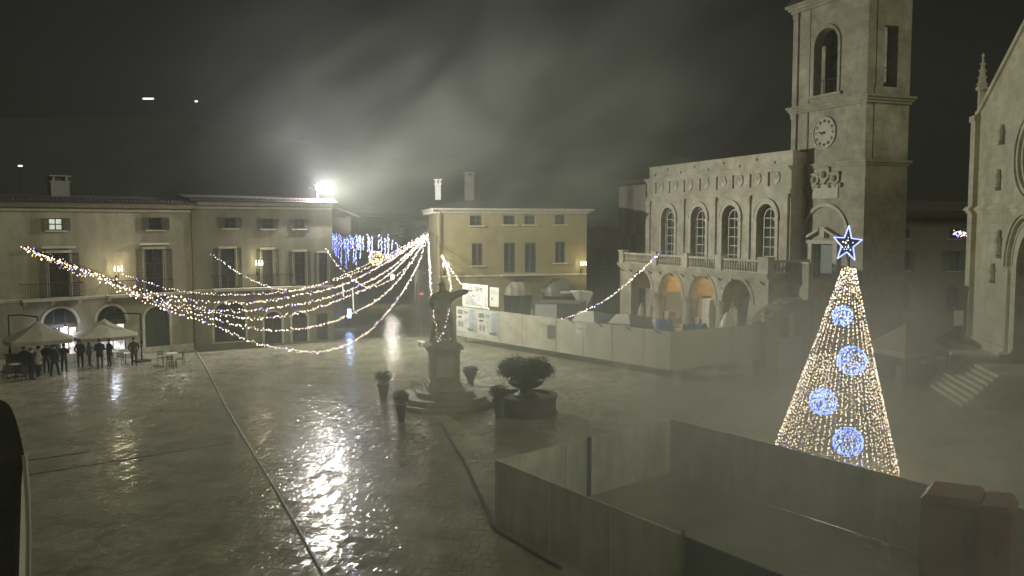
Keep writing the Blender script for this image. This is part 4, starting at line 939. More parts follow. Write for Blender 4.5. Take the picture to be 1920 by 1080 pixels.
# ------------------------------------------------------------------ long hoarding (back) and its signs
HC = on_z(1257, 709)
HL = on_z(856, 640); HR = on_z(1440, 686)
HH = HCAM - (622 - 425) / FPX * HC.y * 1.0
HH = at_y(1257, 622, HC.y).z
def hoarding_run(parent, A, B, h, seams, m, base_h=0.42, posts=True, th=0.05, name='panel'):
    F = Frame(A.x, A.y, B.x - A.x, B.y - A.y); L = (B - A).length
    cuts = [0.0] + seams + [L]
    for i, (a, c) in enumerate(zip(cuts[:-1], cuts[1:])):
        p = MB().box(a + 0.012, c - 0.012, 0, th, base_h + 0.02, h - random.random() * 0.02)
        if posts: p.box(a + 0.012, a + 0.05, -0.012, -0.001, base_h + 0.02, h)
        o = p.build(name, m, parent, F.o if parent is None else (0, 0, 0), 0)
        o.matrix_local = parent.matrix_world.inverted() @ (Matrix.Translation(F.o) @ Matrix.Rotation(F.rot, 4, 'Z')) if parent else o.matrix_local
        if base_h > 0:
            q = MB().box(a + 0.004, c - 0.004, -0.05, th + 0.04, -0.03, base_h)
            o2 = q.build('base_board', m, parent); o2.matrix_local = o.matrix_local
        if posts:
            q = MB().box(c - 0.03, c + 0.03, th + 0.001, th + 0.09, -0.03, h + 0.02); q.obox((c, th + 0.45, 0.9), 0.04, 0.04, 2.1, 0, 0, R(24))
            o3 = q.build('post', M['steel'], parent); o3.matrix_local = o.matrix_local
            q = MB().poly_xy([(c - 0.16, 0.2), (c + 0.16, 0.2), (c + 0.13, 0.85), (c - 0.13, 0.85)], -0.03, 0.14); o4 = q.build('foot', M['ped'], parent); o4.matrix_local = o.matrix_local
            q = MB()
            for zz in (0.35, h * 0.5, h - 0.25): q.box(c - 0.06, c + 0.06, -0.022, -0.002, zz, zz + 0.05)
            o5 = q.build('clamp', M['iron'], parent); o5.matrix_local = o.matrix_local; o5['kind'] = 'stuff'
        if name == 'panel' and base_h == 0:
            q = MB().box(a + 0.02, c - 0.02, th + 0.002, th + 0.05, h - 0.32, h - 0.26).box(a + 0.02, c - 0.02, th + 0.002, th + 0.05, 0.25, 0.31); o6 = q.build('rail', M['steel'], parent); o6.matrix_local = o.matrix_local; o6['kind'] = 'stuff'
    return F
def empty0(name, p, label, cat, group=None):
    e = empty(name, (p.x, p.y, 0), 0, label, cat, group); e.matrix_world; bpy.context.view_layer.update(); return e
hd = empty0('hoarding', HC, 'long white site hoarding wrapping the arcade, posters on its left end', 'hoarding')
F1p = Frame(HL.x, HL.y, HC.x - HL.x, HC.y - HL.y)
seams = [F1p.uz(x, 640)[0] for x in (936, 978, 1042)] + [F1p.uz(1042, 640)[0] + k * 2.5 for k in (1, 2, 3)]
seams = [s for s in seams if s < (HC - HL).length - 0.8]
F1 = hoarding_run(hd, HL, HC, HH, seams, M['hoard'])
HRx = HC + (HR - HC) * 1.25
F2 = hoarding_run(hd, HC, HRx, HH, [2.5, 5.0, 7.5], M['hoard'])
bpy.context.view_layer.update()
for x in (1072, 1125, 1178, 1234):                       # dark stays on the top edge
    u, z = F1.uz(x, 585); o = MB().obox((0, 0, 0), 0.42, 0.05, 0.05, 0, R(28)).build('stay', M['iron'], hd)
    o.matrix_local = hd.matrix_world.inverted() @ Matrix.Translation(F1.w(u, -0.05, HH - 0.08)) @ Matrix.Rotation(F1.rot, 4, 'Z')
def poster(F, px0, px1, py0a, py1a, label):
    u0, u1, z0, z1 = F.uz(px0, py0a, -0.02)[0], F.uz(px1, py0a, -0.02)[0], F.uz((px0 + px1) / 2, py1a, -0.02)[1], F.uz((px0 + px1) / 2, py0a, -0.02)[1]
    e = framed('poster', F, label, 'poster', 'project posters on the hoarding')
    W_, H_ = u1 - u0, z1 - z0
    MB().box(u0, u1, -0.022, -0.014, z0, z1).build('sheet', M['print_'], e)
    g = lambda x0, x1, y0, y1, m: MB().box(u0 + W_ * x0, u0 + W_ * x1, -0.026, -0.0225, z0 + H_ * y0, z0 + H_ * y1).build('picture', m, e)
    g(0.06, 0.34, 0.70, 0.88, M['ink']); g(0.42, 0.50, 0.74, 0.86, M['ink']); g(0.54, 0.62, 0.74, 0.86, M['ink'])
    g(0.70, 0.97, 0.52, 0.95, M['inkblue']); g(0.70, 0.97, 0.06, 0.50, M['inkblue']); g(0.08, 0.30, 0.55, 0.62, M['inkblack'])
    g(0.10, 0.22, 0.20, 0.42, M['ink']); g(0.27, 0.38, 0.20, 0.42, M['ink']); g(0.60, 0.95, 0.08, 0.18, M['ink'])
    for k in range(5): g(0.08, 0.34, 0.46 - 0.012 - 0.0, 0.455, M['ink']) if k == 0 else g(0.44, 0.64, 0.3 + 0.06 * k, 0.315 + 0.06 * k, M['ink'])
poster(F1, 856, 890, 576, 623, 'left project poster with small pictures on the hoarding end')
poster(F1, 895, 933, 583, 631, 'right project poster with small pictures, next to the first seam')
def notice(F, px0, px1, py0, py1, n, m, label):
    u0, u1, z0, z1 = F.uz(px0, (py0 + py1) / 2, n)[0], F.uz(px1, (py0 + py1) / 2, n)[0], F.uz((px0 + px1) / 2, py1, n)[1], F.uz((px0 + px1) / 2, py0, n)[1]
    return u0, u1, z0, z1
def works_board():
    F = F1; n = 0.6
    u0, u1, z0, z1 = notice(F, 867, 915, 533, 577, n, None, '')
    e = framed('works_board', F, 'big white works sign with black lettering above the hoarding posters', 'sign')
    MB().box(u0, u1, n, n + 0.06, z0, z1).build('board', M['white'], e)
    fr = MB().box(u0 - 0.06, u1 + 0.06, n - 0.01, n + 0.08, z0 - 0.1, z0 - 0.002); fr.box(u0 - 0.07, u0 - 0.002, n - 0.01, n + 0.08, z0, z1); fr.box(u1 + 0.002, u1 + 0.07, n - 0.01, n + 0.08, z0, z1)
    for u in (u0 + 0.25, u1 - 0.25): fr.cyl((u, n + 0.12, -0.03), (u, n + 0.12, z1), 0.04, None, 6)
    fr.build('frame', M['iron'], e)
    W_, H_ = u1 - u0, z1 - z0
    text_mesh('lettering', 'DEPE', H_ * 0.27, M['inkblack'], e, (u0 + W_ * 0.62, n - 0.006, z1 - H_ * 0.22), (R(90), 0, 0), 0.005)
    lg = MB(); x, z = u0 + W_ * 0.33, z1 - H_ * 0.22; s = H_ * 0.11
    lg.poly_xz([(x - s, z - s), (x + s, z - s), (x + s, z), (x, z + s * 1.3), (x - s, z)], n - 0.012, n - 0.002); lg.build('emblem', M['ink'], e)
    MB().poly_xz([(x - s * .5, z - s * .7), (x + s * .5, z - s * .7), (x + s * .5, z - s * .1), (x, z + s * .5), (x - s * .5, z - s * .1)], n - 0.016, n - 0.0125).build('emblem_core', M['white'], e)
    ln = MB()
    for k in range(9): ln.box(u0 + W_ * 0.12, u0 + W_ * (0.55 + 0.3 * random.random()), n - 0.006, n - 0.001, z1 - H_ * (0.42 + 0.055 * k), z1 - H_ * (0.44 + 0.055 * k))
    for x in (0.38, 0.66, 0.9): ln.box(u0 + W_ * x, u0 + W_ * x + 0.03, n - 0.007, n - 0.001, z0 + H_ * 0.1, z0 + H_ * 0.52)
    ln.build('small_print', M['ink'], e)
    u0, u1, z0, z1 = notice(F, 918, 935, 539, 575, n, None, '')
    e = framed('notice_board', F, 'narrow white notice board standing right of the big works sign', 'sign')
    MB().box(u0, u1, n, n + 0.05, z0, z1).build('board', M['white'], e)
    q = MB().cyl((u0 + 0.1, n + 0.09, -0.03), (u0 + 0.1, n + 0.09, z1), 0.03, None, 6); q.cyl((u1 - 0.1, n + 0.09, -0.03), (u1 - 0.1, n + 0.09, z1), 0.03, None, 6); q.build('post', M['steel'], e)
    ln = MB(); ln.box(u0 + 0.2, u0 + 0.38, n - 0.005, n - 0.001, z0 + 0.45, z0 + 0.65)
    for k in range(3): ln.box(u0 + 0.1, u1 - 0.1, n - 0.005, n - 0.001, z1 - 0.25 - 0.12 * k, z1 - 0.22 - 0.12 * k)
    ln.build('small_print', M['ink'], e)
    u0, u1, z0, z1 = notice(F, 1081, 1099, 607, 627, 0, None, '')
    e = framed('notice_sheet', F, 'pale paper notice with a dark line on the middle of the hoarding', 'notice')
    MB().box(u0, u1, -0.012, -0.004, z0, z1).build('sheet', M['hoard2'], e); MB().box(u0 + 0.05, u1 - 0.15, -0.016, -0.0125, (z0 + z1) / 2, (z0 + z1) / 2 + 0.05).build('dark_line', M['ink'], e)
    u0, u1, z0, z1 = notice(F, 1027, 1040, 610, 634, 0, None, '')
    e = framed('grille', F, 'small wire grille on the hoarding just left of a seam', 'grille')
    g = MB()
    for k in range(6): g.box(u0 + (u1 - u0) * k / 5 - 0.012, u0 + (u1 - u0) * k / 5 + 0.012, -0.04, -0.015, z0, z1)
    for z in (z0, (z0 + z1) / 2, z1): g.box(u0, u1, -0.036, -0.019, z - 0.015, z + 0.015)
    g.build('bars', M['ink'], e)
works_board()

# ------------------------------------------------------------------ building-site things behind the hoarding
def site_things():
    def box_at(name, px0, px1, pytop, Y, h, dep, m, label, cat, rz=0.0, top=None):
        a, c = at_y(px0, pytop, Y), at_y(px1, pytop, Y); e = empty(name, ((a.x + c.x) / 2, Y + dep / 2, 0), rz, label, cat)
        w = (c.x - a.x); z = a.z
        return e, w, z
    e, w, z = box_at('site_container', 1013, 1055, 569, 62.5, 0, 2.6, None, 'grey site container with pale end wall behind the hoarding', 'container', R(-18))
    MB().box(-w / 2, w / 2, -1.3, -1.26, 0.2, z).build('end_panel', M['greybox'], e)
    s = MB().box(-w / 2 + 0.02, w / 2 + 1.6, -1.258, 1.3, 0.12, z - 0.03); s.build('body', M['darkbox'], e)
    MB().box(-w / 2 - 0.05, w / 2 + 1.65, -1.33, 1.35, z - 0.028, z + 0.06).build('lid', M['darkbox'], e)
    r = MB()
    for k in range(9): r.box(w / 2 + 0.1 + k * 0.17, w / 2 + 0.16 + k * 0.17, -1.29, -1.259, 0.2, z - 0.1)
    r.build('rib', M['darkbox'], e)
    e, w, z = box_at('covered_crate', 1072, 1108, 548, 64.5, 0, 2.2, None, 'tall crate with white tarpaulin thrown over its top', 'crate')
    MB().box(-0.15, w / 2 + 0.1, -0.9, 0.9, 0, z - 0.1).build('crate', M['wood'], e)
    t = MB(); t.add([(-w / 2, -1.0, z - 0.02), (-0.1, -1.0, z + 0.12), (w / 2 + 0.2, -0.95, z - 0.08), (w / 2 + 0.2, 1, z - 0.05), (-w / 2, 1, z), (-0.16, -1.05, z - 1.0), (0.35, -0.98, z - 1.25)], [(0, 1, 2, 3, 4), (0, 5, 1), (1, 5, 6, 2)])
    t.build('tarpaulin', M['tarpw'], e)
    MB().box(-w / 2 - 0.8, -w / 2 + 0.1, -0.4, -0.2, z - 0.14, z + 0.02).build('plank', M['tarpw'], e)
    # market stall roofs
    def stall(px0, px1, pyr, pye, Y, label, dark):
        a, c = at_y(px0, pye, Y), at_y(px1, pye, Y); zr = at_y(px0, pyr, Y).z; w = c.x - a.x
        e = empty('stall', ((a.x + c.x) / 2, Y + 1.2, 0), R(-14), label, 'stall')
        MB().add([(-w / 2, -1.2, a.z), (w / 2, -1.2, a.z - 0.05), (w / 2 - 0.3, 0.6, zr), (-w / 2 + 0.35, 0.6, zr), (-w / 2, -1.2, a.z - 0.1), (w / 2, -1.2, a.z - 0.15)], [(0, 1, 2, 3), (0, 4, 5, 1)]).build('canopy', M['tarpw'], e)
        MB().add([(w / 2, -1.2, a.z - 0.05), (w / 2 + 1.5, -0.7, a.z - 0.25), (w / 2 + 1.2, 0.6, zr - 0.2), (w / 2 - 0.3, 0.6, zr), (w / 2, -1.2, a.z - 0.9), (w / 2 + 1.5, -0.7, a.z - 0.9)], [(0, 1, 2, 3), (0, 4, 5, 1)]).build('side_sheet', M[dark], e)
        l = MB()
        for x in (-w / 2 + 0.06, w / 2 - 0.06):
            for y in (-1.1, 0.55): l.cyl((x, y, -0.03), (x, y, (a.z if y < 0 else zr) - 0.05), 0.03, None, 6)
        l.build('leg', M['steel'], e)
    stall(1076, 1122, 588, 606, 57.5, 'white canopy stall just behind the middle of the hoarding', 'darkbox')
    stall(1148, 1190, 594, 606, 55.5, 'smaller white canopy stall near the first arch', 'darkbox')
    # blue tarpaulins heaped near the arcade
    for (px0, px1, pt, Y, lab) in ((1233, 1268, 600, 52.5, 'blue tarpaulin heap in front of the second arch'), (1283, 1336, 608, 51.8, 'wider blue tarpaulin heap in front of the third arch')):
        a, c = at_y(px0, pt, Y), at_y(px1, pt, Y); mb = MB(); N, K = 9, 6; w = c.x - a.x
        vs = []
        for j in range(K + 1):
            for i in range(N + 1):
                u, v = i / N, j / K; e_ = min(u, 1 - u, v, 1 - v) * 4
                vs.append((a.x + w * u, Y + 1.6 * v, -0.03 + (a.z + 0.12 * math.sin(u * 17 + v * 9) - 0.1) * min(1, 0.55 + e_ if e_ > 0 else 0.0)))
        mb.add(vs, [(j * (N + 1) + i, j * (N + 1) + i + 1, (j + 1) * (N + 1) + i + 1, (j + 1) * (N + 1) + i) for j in range(K) for i in range(N)])
        tag(mb.build('tarpaulin', M['tarp']), lab, 'tarpaulin')
    # stacked slabs and planks in the arcade
    b0 = FU; 
    def pile(px, py, lab, m, nn, wx, hh):
        u, z = FU.uz(px, py, PAL[3] + 0.9); p = FU.w(u, PAL[3] + 0.9, 0.85)
        e = empty('slab_stack', p, FU.rot, lab, 'stack', 'stacks of slabs under the arcade')
        zz = 0.0
        for k in range(nn):
            MB().obox((0.04 * (random.random() - .5), 0, zz + hh / 2), wx * (0.9 + 0.1 * random.random()), 0.7, hh * 0.86, 0.06 * (random.random() - .5)).build('slab', m, e); zz += hh
    pile(1330, 585, 'tall stack of pale slabs standing in the third arch', M['hoard2'], 12, 1.0, 0.2)
    pile(1254, 592, 'low stack of planks at the foot of the second arch', M['plank'], 6, 1.2, 0.17)
    pile(1312, 598, 'low stack of planks left of the slabs in the third arch', M['plank'], 5, 1.0, 0.17)
    def sack(px, py, Y, lab, h=0.9, nm='sack', m='tarpw', r=0.32):
        p = at_y(px, py, Y); e = MB().lathe([(r * 0.8, 0), (r, h * 0.2), (r * 0.95, h * 0.5), (r * 0.6, h * 0.8), (r * 0.3, h * 0.95), (0.03, h)], (0, 0, 0), 10, sx=1.1, sy=0.8).build(nm, M[m], None, (p.x, p.y, p.z), 0.3, True)
        tag(e, lab, 'sack')
    p = on_z(1368, 640); 
    s = FU.uz(1200, 605, PAL[3] + 0.4); q = FU.w(s[0], PAL[3] + 0.4, 0.85)
    for (px, lab) in ((1203, 'pale bulging sack left in the first arch'), (1219, 'pale sack leaning by the first column')):
        s = FU.uz(px, 600, PAL[3] + 0.6); q = FU.w(s[0], PAL[3] + 0.6, 0.85)
        e = MB().lathe([(0.3, 0), (0.38, 0.25), (0.34, 0.7), (0.2, 1.05), (0.1, 1.15), (0.14, 1.25), (0.02, 1.3)], n=10).build('sack', M['rock'], None, q, 0.2, True); tag(e, lab, 'sack')
    q = on_z(1364, 655, 0); q = at_y(1364, 615, 52.6)
    e = MB().lathe([(0.5, -q.z), (0.52, 0.1), (0.42, 0.45), (0.22, 0.85), (0.05, 1.0)], n=10).build('sack', M['tarpw'], None, (q.x, q.y, q.z), 0.2, True); tag(e, 'tall white bag peeking over the hoarding below the fourth arch', 'sack')
    u, z = FW.uz(1481, 632, -0.4); q = FW.w(u, -0.4, 0)
    e = empty('plinth_figure', q, FW.rot, 'small pale stone figure on a ledge before the rubble wall', 'figure')
    MB().box(-1.9, 0.6, -0.5, 0.38, -0.03, z).build('ledge', M['greybox'], e)
    MB().lathe([(0.3, 0), (0.3, 0.12), (0.2, 0.16), (0.22, 0.6), (0.26, 0.9), (0.12, 1.1), (0.17, 1.25), (0.12, 1.42), (0.02, 1.48)], (0, 0, z), 9, sx=1.2).build('stone_figure', M['trim'], e, smooth=True)
site_things()

# ------------------------------------------------------------------ near site fence (enclosure)
EC = on_z(1256, 886); EL = on_z(930, 985)
EH = at_y(1257, 785, EC.y).z
dn = Vector((0.573, -0.82, 0)).normalized()
def near_fence():
    e = empty0('site_fence', EL, 'low grey sheet fence enclosing a plot in the right foreground', 'fence')
    L = (EC - EL).length; F = Frame(EL.x, EL.y, EC.x - EL.x, EC.y - EL.y)
    s = [F.uz(x, 870)[0] for x in (1061, 1102)]
    hoarding_run(e, EL, EC, EH, s, M['hoard2'], 0.0)
    hoarding_run(e, EC, EC + dn * 15, EH, [2.4, 4.9, 7.4, 9.9, 12.4], M['hoard2'], 0.0)
    t = 7.3
    hoarding_run(e, EL + dn * 0.0, EL + dn * t, EH, [2.45, 4.9], M['hoard2'], 0.0)
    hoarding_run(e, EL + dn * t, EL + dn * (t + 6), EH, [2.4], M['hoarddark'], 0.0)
    bpy.context.view_layer.update()
    p = EL + dn * t; o = MB().cyl((p.x, p.y, -0.03), (p.x, p.y, EH + 0.12), 0.04, None, 8).build('tall_post', M['steel'], e); o.location = -e.location
    p = EL.lerp(EC, s[1] / L); o = MB().cyl((p.x, p.y, -0.03), (p.x, p.y, EH + 0.06), 0.06, None, 8).build('tall_post', M['iron'], e); o.location = (-e.location.x + 0.05, -e.location.y - 0.05, 0)
near_fence()
def site_cabins():
    for i, (px, w, lab) in enumerate(((1786, 1.25, 'red site cabin standing at the bottom right inside the fence'), (1868, 0.7, 'narrow dark red cabin right of the larger red one'))):
        p = at_y(px, 1000, 20.6 - 0.7 * i); e = empty('site_cabin', (p.x, p.y, 0), R(-35), lab, 'cabin')
        h = 1.95
        MB().box(-w / 2, w / 2, -0.6, 0.6, 0.0, h).build('body', M['red'], e)
        MB().poly_xz([(-w / 2 - 0.05, h + 0.002), (w / 2 + 0.05, h + 0.002), (w / 2 - 0.1, h + 0.2), (-w / 2 + 0.1, h + 0.16)], -0.66, 0.66).build('roof', M['red'], e)
        MB().box(-w / 2 + 0.1, w / 2 - 0.1, -0.64, -0.602, 0.1, h - 0.12).build('door', mat('dark_red_plastic', (0.19, 0.065, 0.06), 0.45, 0.2, 2, 0.08), e)
        r = MB()
        for k in range(4): r.box(-w / 2 - 0.03, -w / 2 - 0.001, -0.5 + 0.3 * k, -0.42 + 0.3 * k, 0.1, h - 0.1)
        r.build('rib', M['red'], e); MB().box(w / 2 - 0.3, w / 2 - 0.22, -0.68, -0.641, 1.0, 1.2).build('handle', M['iron'], e)
site_cabins()

# cables and hoses on the ground
def ground_strip():
    a, c = on_z(366, 657), on_z(610, 1090); d = (c - a).normalized(); c = c + d * 3
    n = Vector((-d.y, d.x, 0))
    mb = MB(); N = 60
    for k in range(N):
        p, q = a.lerp(c, k / N), a.lerp(c, (k + 1) / N)
        o0, o1 = n * 0.05 * math.sin(k * 0.16), n * 0.05 * math.sin((k + 1) * 0.16)
        mb.cyl((p + o0) + Vector((0, 0, 0.035)), (q + o1) + Vector((0, 0, 0.035)), 0.035, None, 8)
    tag(mb.build('cable', mat('pale_cable', (0.6, 0.6, 0.57), 0.25, 0.1, 3, 0.05), smooth=True), 'long pale wet cable running straight across the paving left of centre', 'cable')
    P = [on_z(x, y) for x, y in ((828, 794), (846, 828), (868, 862), (884, 895), (900, 930), (918, 968), (926, 992), (955, 1012), (1000, 1040), (1060, 1074))]
    pts = spline([p + Vector((0, 0, 0.05)) for p in P], 0.25)
    tag(MB().tube(pts, 0.045, 7).build('hose', M['rubber']), 'black hose snaking over the paving towards the near fence corner', 'hose')
ground_strip()

# ------------------------------------------------------------------ monument
def skin_mesh(name, verts, edges, radii, mats, sub=1, pick=None):
    me = bpy.data.meshes.new(name + '_skel'); me.from_pydata(verts, edges, [])
    o = bpy.data.objects.new(name, me); COL.objects.link(o)
    sm_ = o.modifiers.new('s', 'SKIN'); sm_.use_smooth_shade = True
    for i, r in enumerate(radii): me.skin_vertices[0].data[i].radius = (r, r) if not isinstance(r, tuple) else r
    me.skin_vertices[0].data[0].use_root = True
    m = o.modifiers.new('d', 'SUBSURF'); m.levels = sub
    bpy.context.view_layer.update()
    out = bpy.data.meshes.new_from_object(o.evaluated_get(bpy.context.evaluated_depsgraph_get()))
    bpy.data.objects.remove(o); out.name = name; out.materials.clear()
    for x in mats: out.materials.append(x)
    for p in out.polygons:
        p.use_smooth = True
        if pick: p.material_index = pick(p.center)
    return out
def monument():
    p = on_z(830, 757); p.y += 0.4
    e = empty('monument', (p.x, p.y, 0), R(12), 'dark stone statue of a robed saint with outstretched arm on a tall pedestal', 'monument')
    for k, (s, h0, h1) in enumerate(((2.35, -0.03, 0.2), (1.95, 0.2, 0.42), (1.35, 0.42, 0.66))):
        c = 0.45 * s
        MB().poly_xy([(-s, -s + c), (-s + c, -s), (s - c, -s), (s, -s + c), (s, s - c), (s - c, s), (-s + c, s), (-s, s - c)], h0, h1).build('step', M['ped'], e)
    zt = at_y(828, 643, p.y).z
    d = MB(); d.box(-0.85, 0.85, -0.85, 0.85, 0.66, 0.95); d.box(-0.78, 0.78, -0.78, 0.78, 0.95, 1.1); d.box(-0.66, 0.66, -0.66, 0.66, 1.1, zt - 0.4)
    d.box(-0.76, 0.76, -0.76, 0.76, zt - 0.4, zt - 0.24); d.box(-0.88, 0.88, -0.88, 0.88, zt - 0.24, zt - 0.08); d.box(-0.8, 0.8, -0.8, 0.8, zt - 0.08, zt)
    for sx in (-1, 1): d.box(sx * 0.66 - 0.06, sx * 0.66 + 0.06, -0.72, -0.661, 1.1, zt - 0.4)
    po = d.build('pedestal', M['ped'], e)
    MB().box(-0.42, 0.42, -0.69, -0.662, 1.35, zt - 0.65).build('inscription_panel', M['trim'], po)
    H = at_y(822, 523, p.y).z - zt
    s = H / 2.85; V = [(0, 0, 1.3), (0, 0, 1.0), (0, 0, 0.55), (0, 0.02, 0.08), (0, 0, 1.7), (0, 0, 2.05), (0, -0.02, 2.28), (-0.02, -0.06, 2.5), (-0.03, -0.08, 2.72),
         (0.36, 0, 2.02), (0.72, -0.06, 2.16), (1.02, -0.12, 2.25), (1.18, -0.15, 2.27), (-0.36, 0, 2.0), (-0.5, -0.12, 1.65), (-0.28, -0.36, 1.52), (-0.2, -0.42, 1.62)]
    E = [(0, 1), (1, 2), (2, 3), (0, 4), (4, 5), (5, 6), (6, 7), (7, 8), (5, 9), (9, 10), (10, 11), (11, 12), (5, 13), (13, 14), (14, 15), (15, 16)]
    rad = [(0.40, 0.32), (0.42, 0.36), (0.47, 0.40), (0.56, 0.48), (0.40, 0.3), (0.30, 0.24), 0.13, 0.17, 0.12, 0.2, 0.17, 0.13, 0.06, 0.2, 0.17, 0.12, 0.07]
    me = skin_mesh('statue', [tuple(x * s for x in v) for v in V], E, [tuple(x * s for x in r) if isinstance(r, tuple) else r * s for r in rad], [M['statue']], 2)
    st = link('statue', me, e, (0, 0, zt + 0.06), R(-12))
    fd = MB()                                           # robe folds, cowl, staff, book, face
    for k in range(11):
        a = 2 * math.pi * k / 11; fd.cyl((0.36 * s * math.cos(a), 0.3 * s * math.sin(a), 1.35 * s), (0.55 * s * math.cos(a + 0.1), 0.47 * s * math.sin(a + 0.1), 0.02), 0.035 * s, 0.075 * s, 6)
    fd.build('robe_fold', M['statue'], st)
    MB().lathe([(0.34, 0), (0.33, 0.08), (0.24, 0.18), (0.15, 0.24)], (0, 0.02, 2.08 * s), 14, sx=1.15).build('cowl', M['statue'], st)
    f = MB().ball((-0.03 * s, -0.23 * s, 2.56 * s), 0.035 * s, 6, 4); f.ball((-0.03 * s, -0.19 * s, 2.40 * s), 0.11 * s, 8, 5, sz=1.3)
    for sx in (-1, 1): f.ball(((-0.03 + sx * 0.06) * s, -0.2 * s, 2.6 * s), 0.022 * s, 6, 4); f.ball(((-0.03 + sx * 0.16) * s, -0.05 * s, 2.56 * s), 0.035 * s, 6, 4)
    f.build('face_and_beard', M['statue'], st)
    h = MB()
    for k in range(5): h.cyl((1.16 * s, (-0.15 + 0.04 * (k - 2)) * s, 2.27 * s), ((1.34 - 0.03 * abs(k - 2)) * s, (-0.17 + 0.055 * (k - 2)) * s, (2.27 if k else 2.3) * s), 0.022 * s, 0.016 * s, 5)
    h.build('fingers', M['statue'], st)
    MB().obox((-0.2 * s, -0.46 * s, 1.68 * s), 0.3 * s, 0.09 * s, 0.4 * s, 0.2, 0, R(-15)).build('book', M['statue'], st)
    MB().box(-0.62, 0.62, -0.55, 0.55, zt + 0.001, zt + 0.1).build('statue_base', M['statue'], e)
    return e
monument()

def leaves(name, blobs, n, size, m, parent=None, loc=(0, 0, 0)):
    """foliage: leaf-sized faces through lumpy volumes; blobs = (x,y,z,rx,ry,rz)"""
    V = []; Fc = []
    B = np.array(blobs); wgt = B[:, 3] * B[:, 4] * B[:, 5]; pick = rng.choice(len(B), n, p=wgt / wgt.sum())
    for i in range(n):
        b = B[pick[i]]; d = rng.standard_normal(3); d /= np.linalg.norm(d); r = rng.random() ** 0.28
        if rng.random() < 0.06: r *= 1.15
        c = b[:3] + d * r * b[3:]
        a = rng.standard_normal(3); a /= np.linalg.norm(a); bb = np.cross(a, d + 0.4 * rng.standard_normal(3)); bb /= (np.linalg.norm(bb) + 1e-6)
        s = size * (0.6 + 0.8 * rng.random()); k = len(V)
        V += [c - a * s, c + bb * s * 0.45, c + a * s, c - bb * s * 0.45]; Fc.append((k, k + 1, k + 2, k + 3))
    me = bpy.data.meshes.new(name); me.from_pydata([tuple(v) for v in V], [], Fc); me.materials.append(m)
    return link(name, me, parent, loc)

def pot_plant(px, pyb, pytop, wpx, lab, k):
    p = on_z(px, pyb); p.y += 0.2; s = p.y / FPX; H = (pyb - pytop) * s; w = wpx * s; hp = H * 0.55
    e = empty('pot', (p.x, p.y, 0), 0.4 * k, lab[0], 'pot', 'tapered pots around the monument')
    MB().lathe([(w * 0.20, -0.03), (w * 0.20, 0.04), (w * 0.17, 0.06), (w * 0.31, hp - 0.08), (w * 0.35, hp - 0.08), (w * 0.36, hp), (w * 0.30, hp), (w * 0.29, hp - 0.05)], n=16).build('body', M['darkpot'], e)
    MB().lathe([(w * 0.28, hp - 0.06), (0.01, hp - 0.04)], n=14).build('soil', M['wood'], e)
    sh = empty('shrub', (p.x, p.y, hp - 0.03), 0.7 * k, lab[1], 'shrub', 'clipped round shrubs in the pots')
    st = MB()
    for a in range(5): st.cyl((0.03 * math.cos(a * 1.3), 0.03 * math.sin(a * 1.3), 0), (w * 0.25 * math.cos(a * 1.3), w * 0.25 * math.sin(a * 1.3), (H - hp) * 0.6), 0.018, 0.008, 5)
    st.build('stem', M['wood'], sh)
    r = w * 0.46; hz = (H - hp) * 0.5
    bl = [(0, 0, hz, r, r, hz * 1.02)] + [(r * 0.55 * math.cos(a), r * 0.55 * math.sin(a), hz * (0.7 + 0.5 * random.random()), r * 0.5, r * 0.5, hz * 0.6) for a in np.arange(0, 6.2, 1.05)]
    leaves('crown', bl, 1700, 0.04, M['leafd'], sh)
for k, (px, pb, pt, w, l1, l2) in enumerate(((718, 752, 693, 36, 'dark tapered pot farthest left of the monument', 'round shrub in the pot farthest left of the monument'),
        (751, 793, 730, 34, 'dark tapered pot standing nearest the camera, left of the monument', 'round shrub in the nearest pot left of the monument'),
        (882, 720, 686, 33, 'dark tapered pot behind the monument steps, toward the hoarding', 'round shrub in the pot behind the monument steps'),
        (936, 786, 720, 42, 'dark tapered pot beside the round basin', 'round shrub in the pot beside the round basin'))):
    pot_plant(px, pb, pt, w, (l1, l2), k)
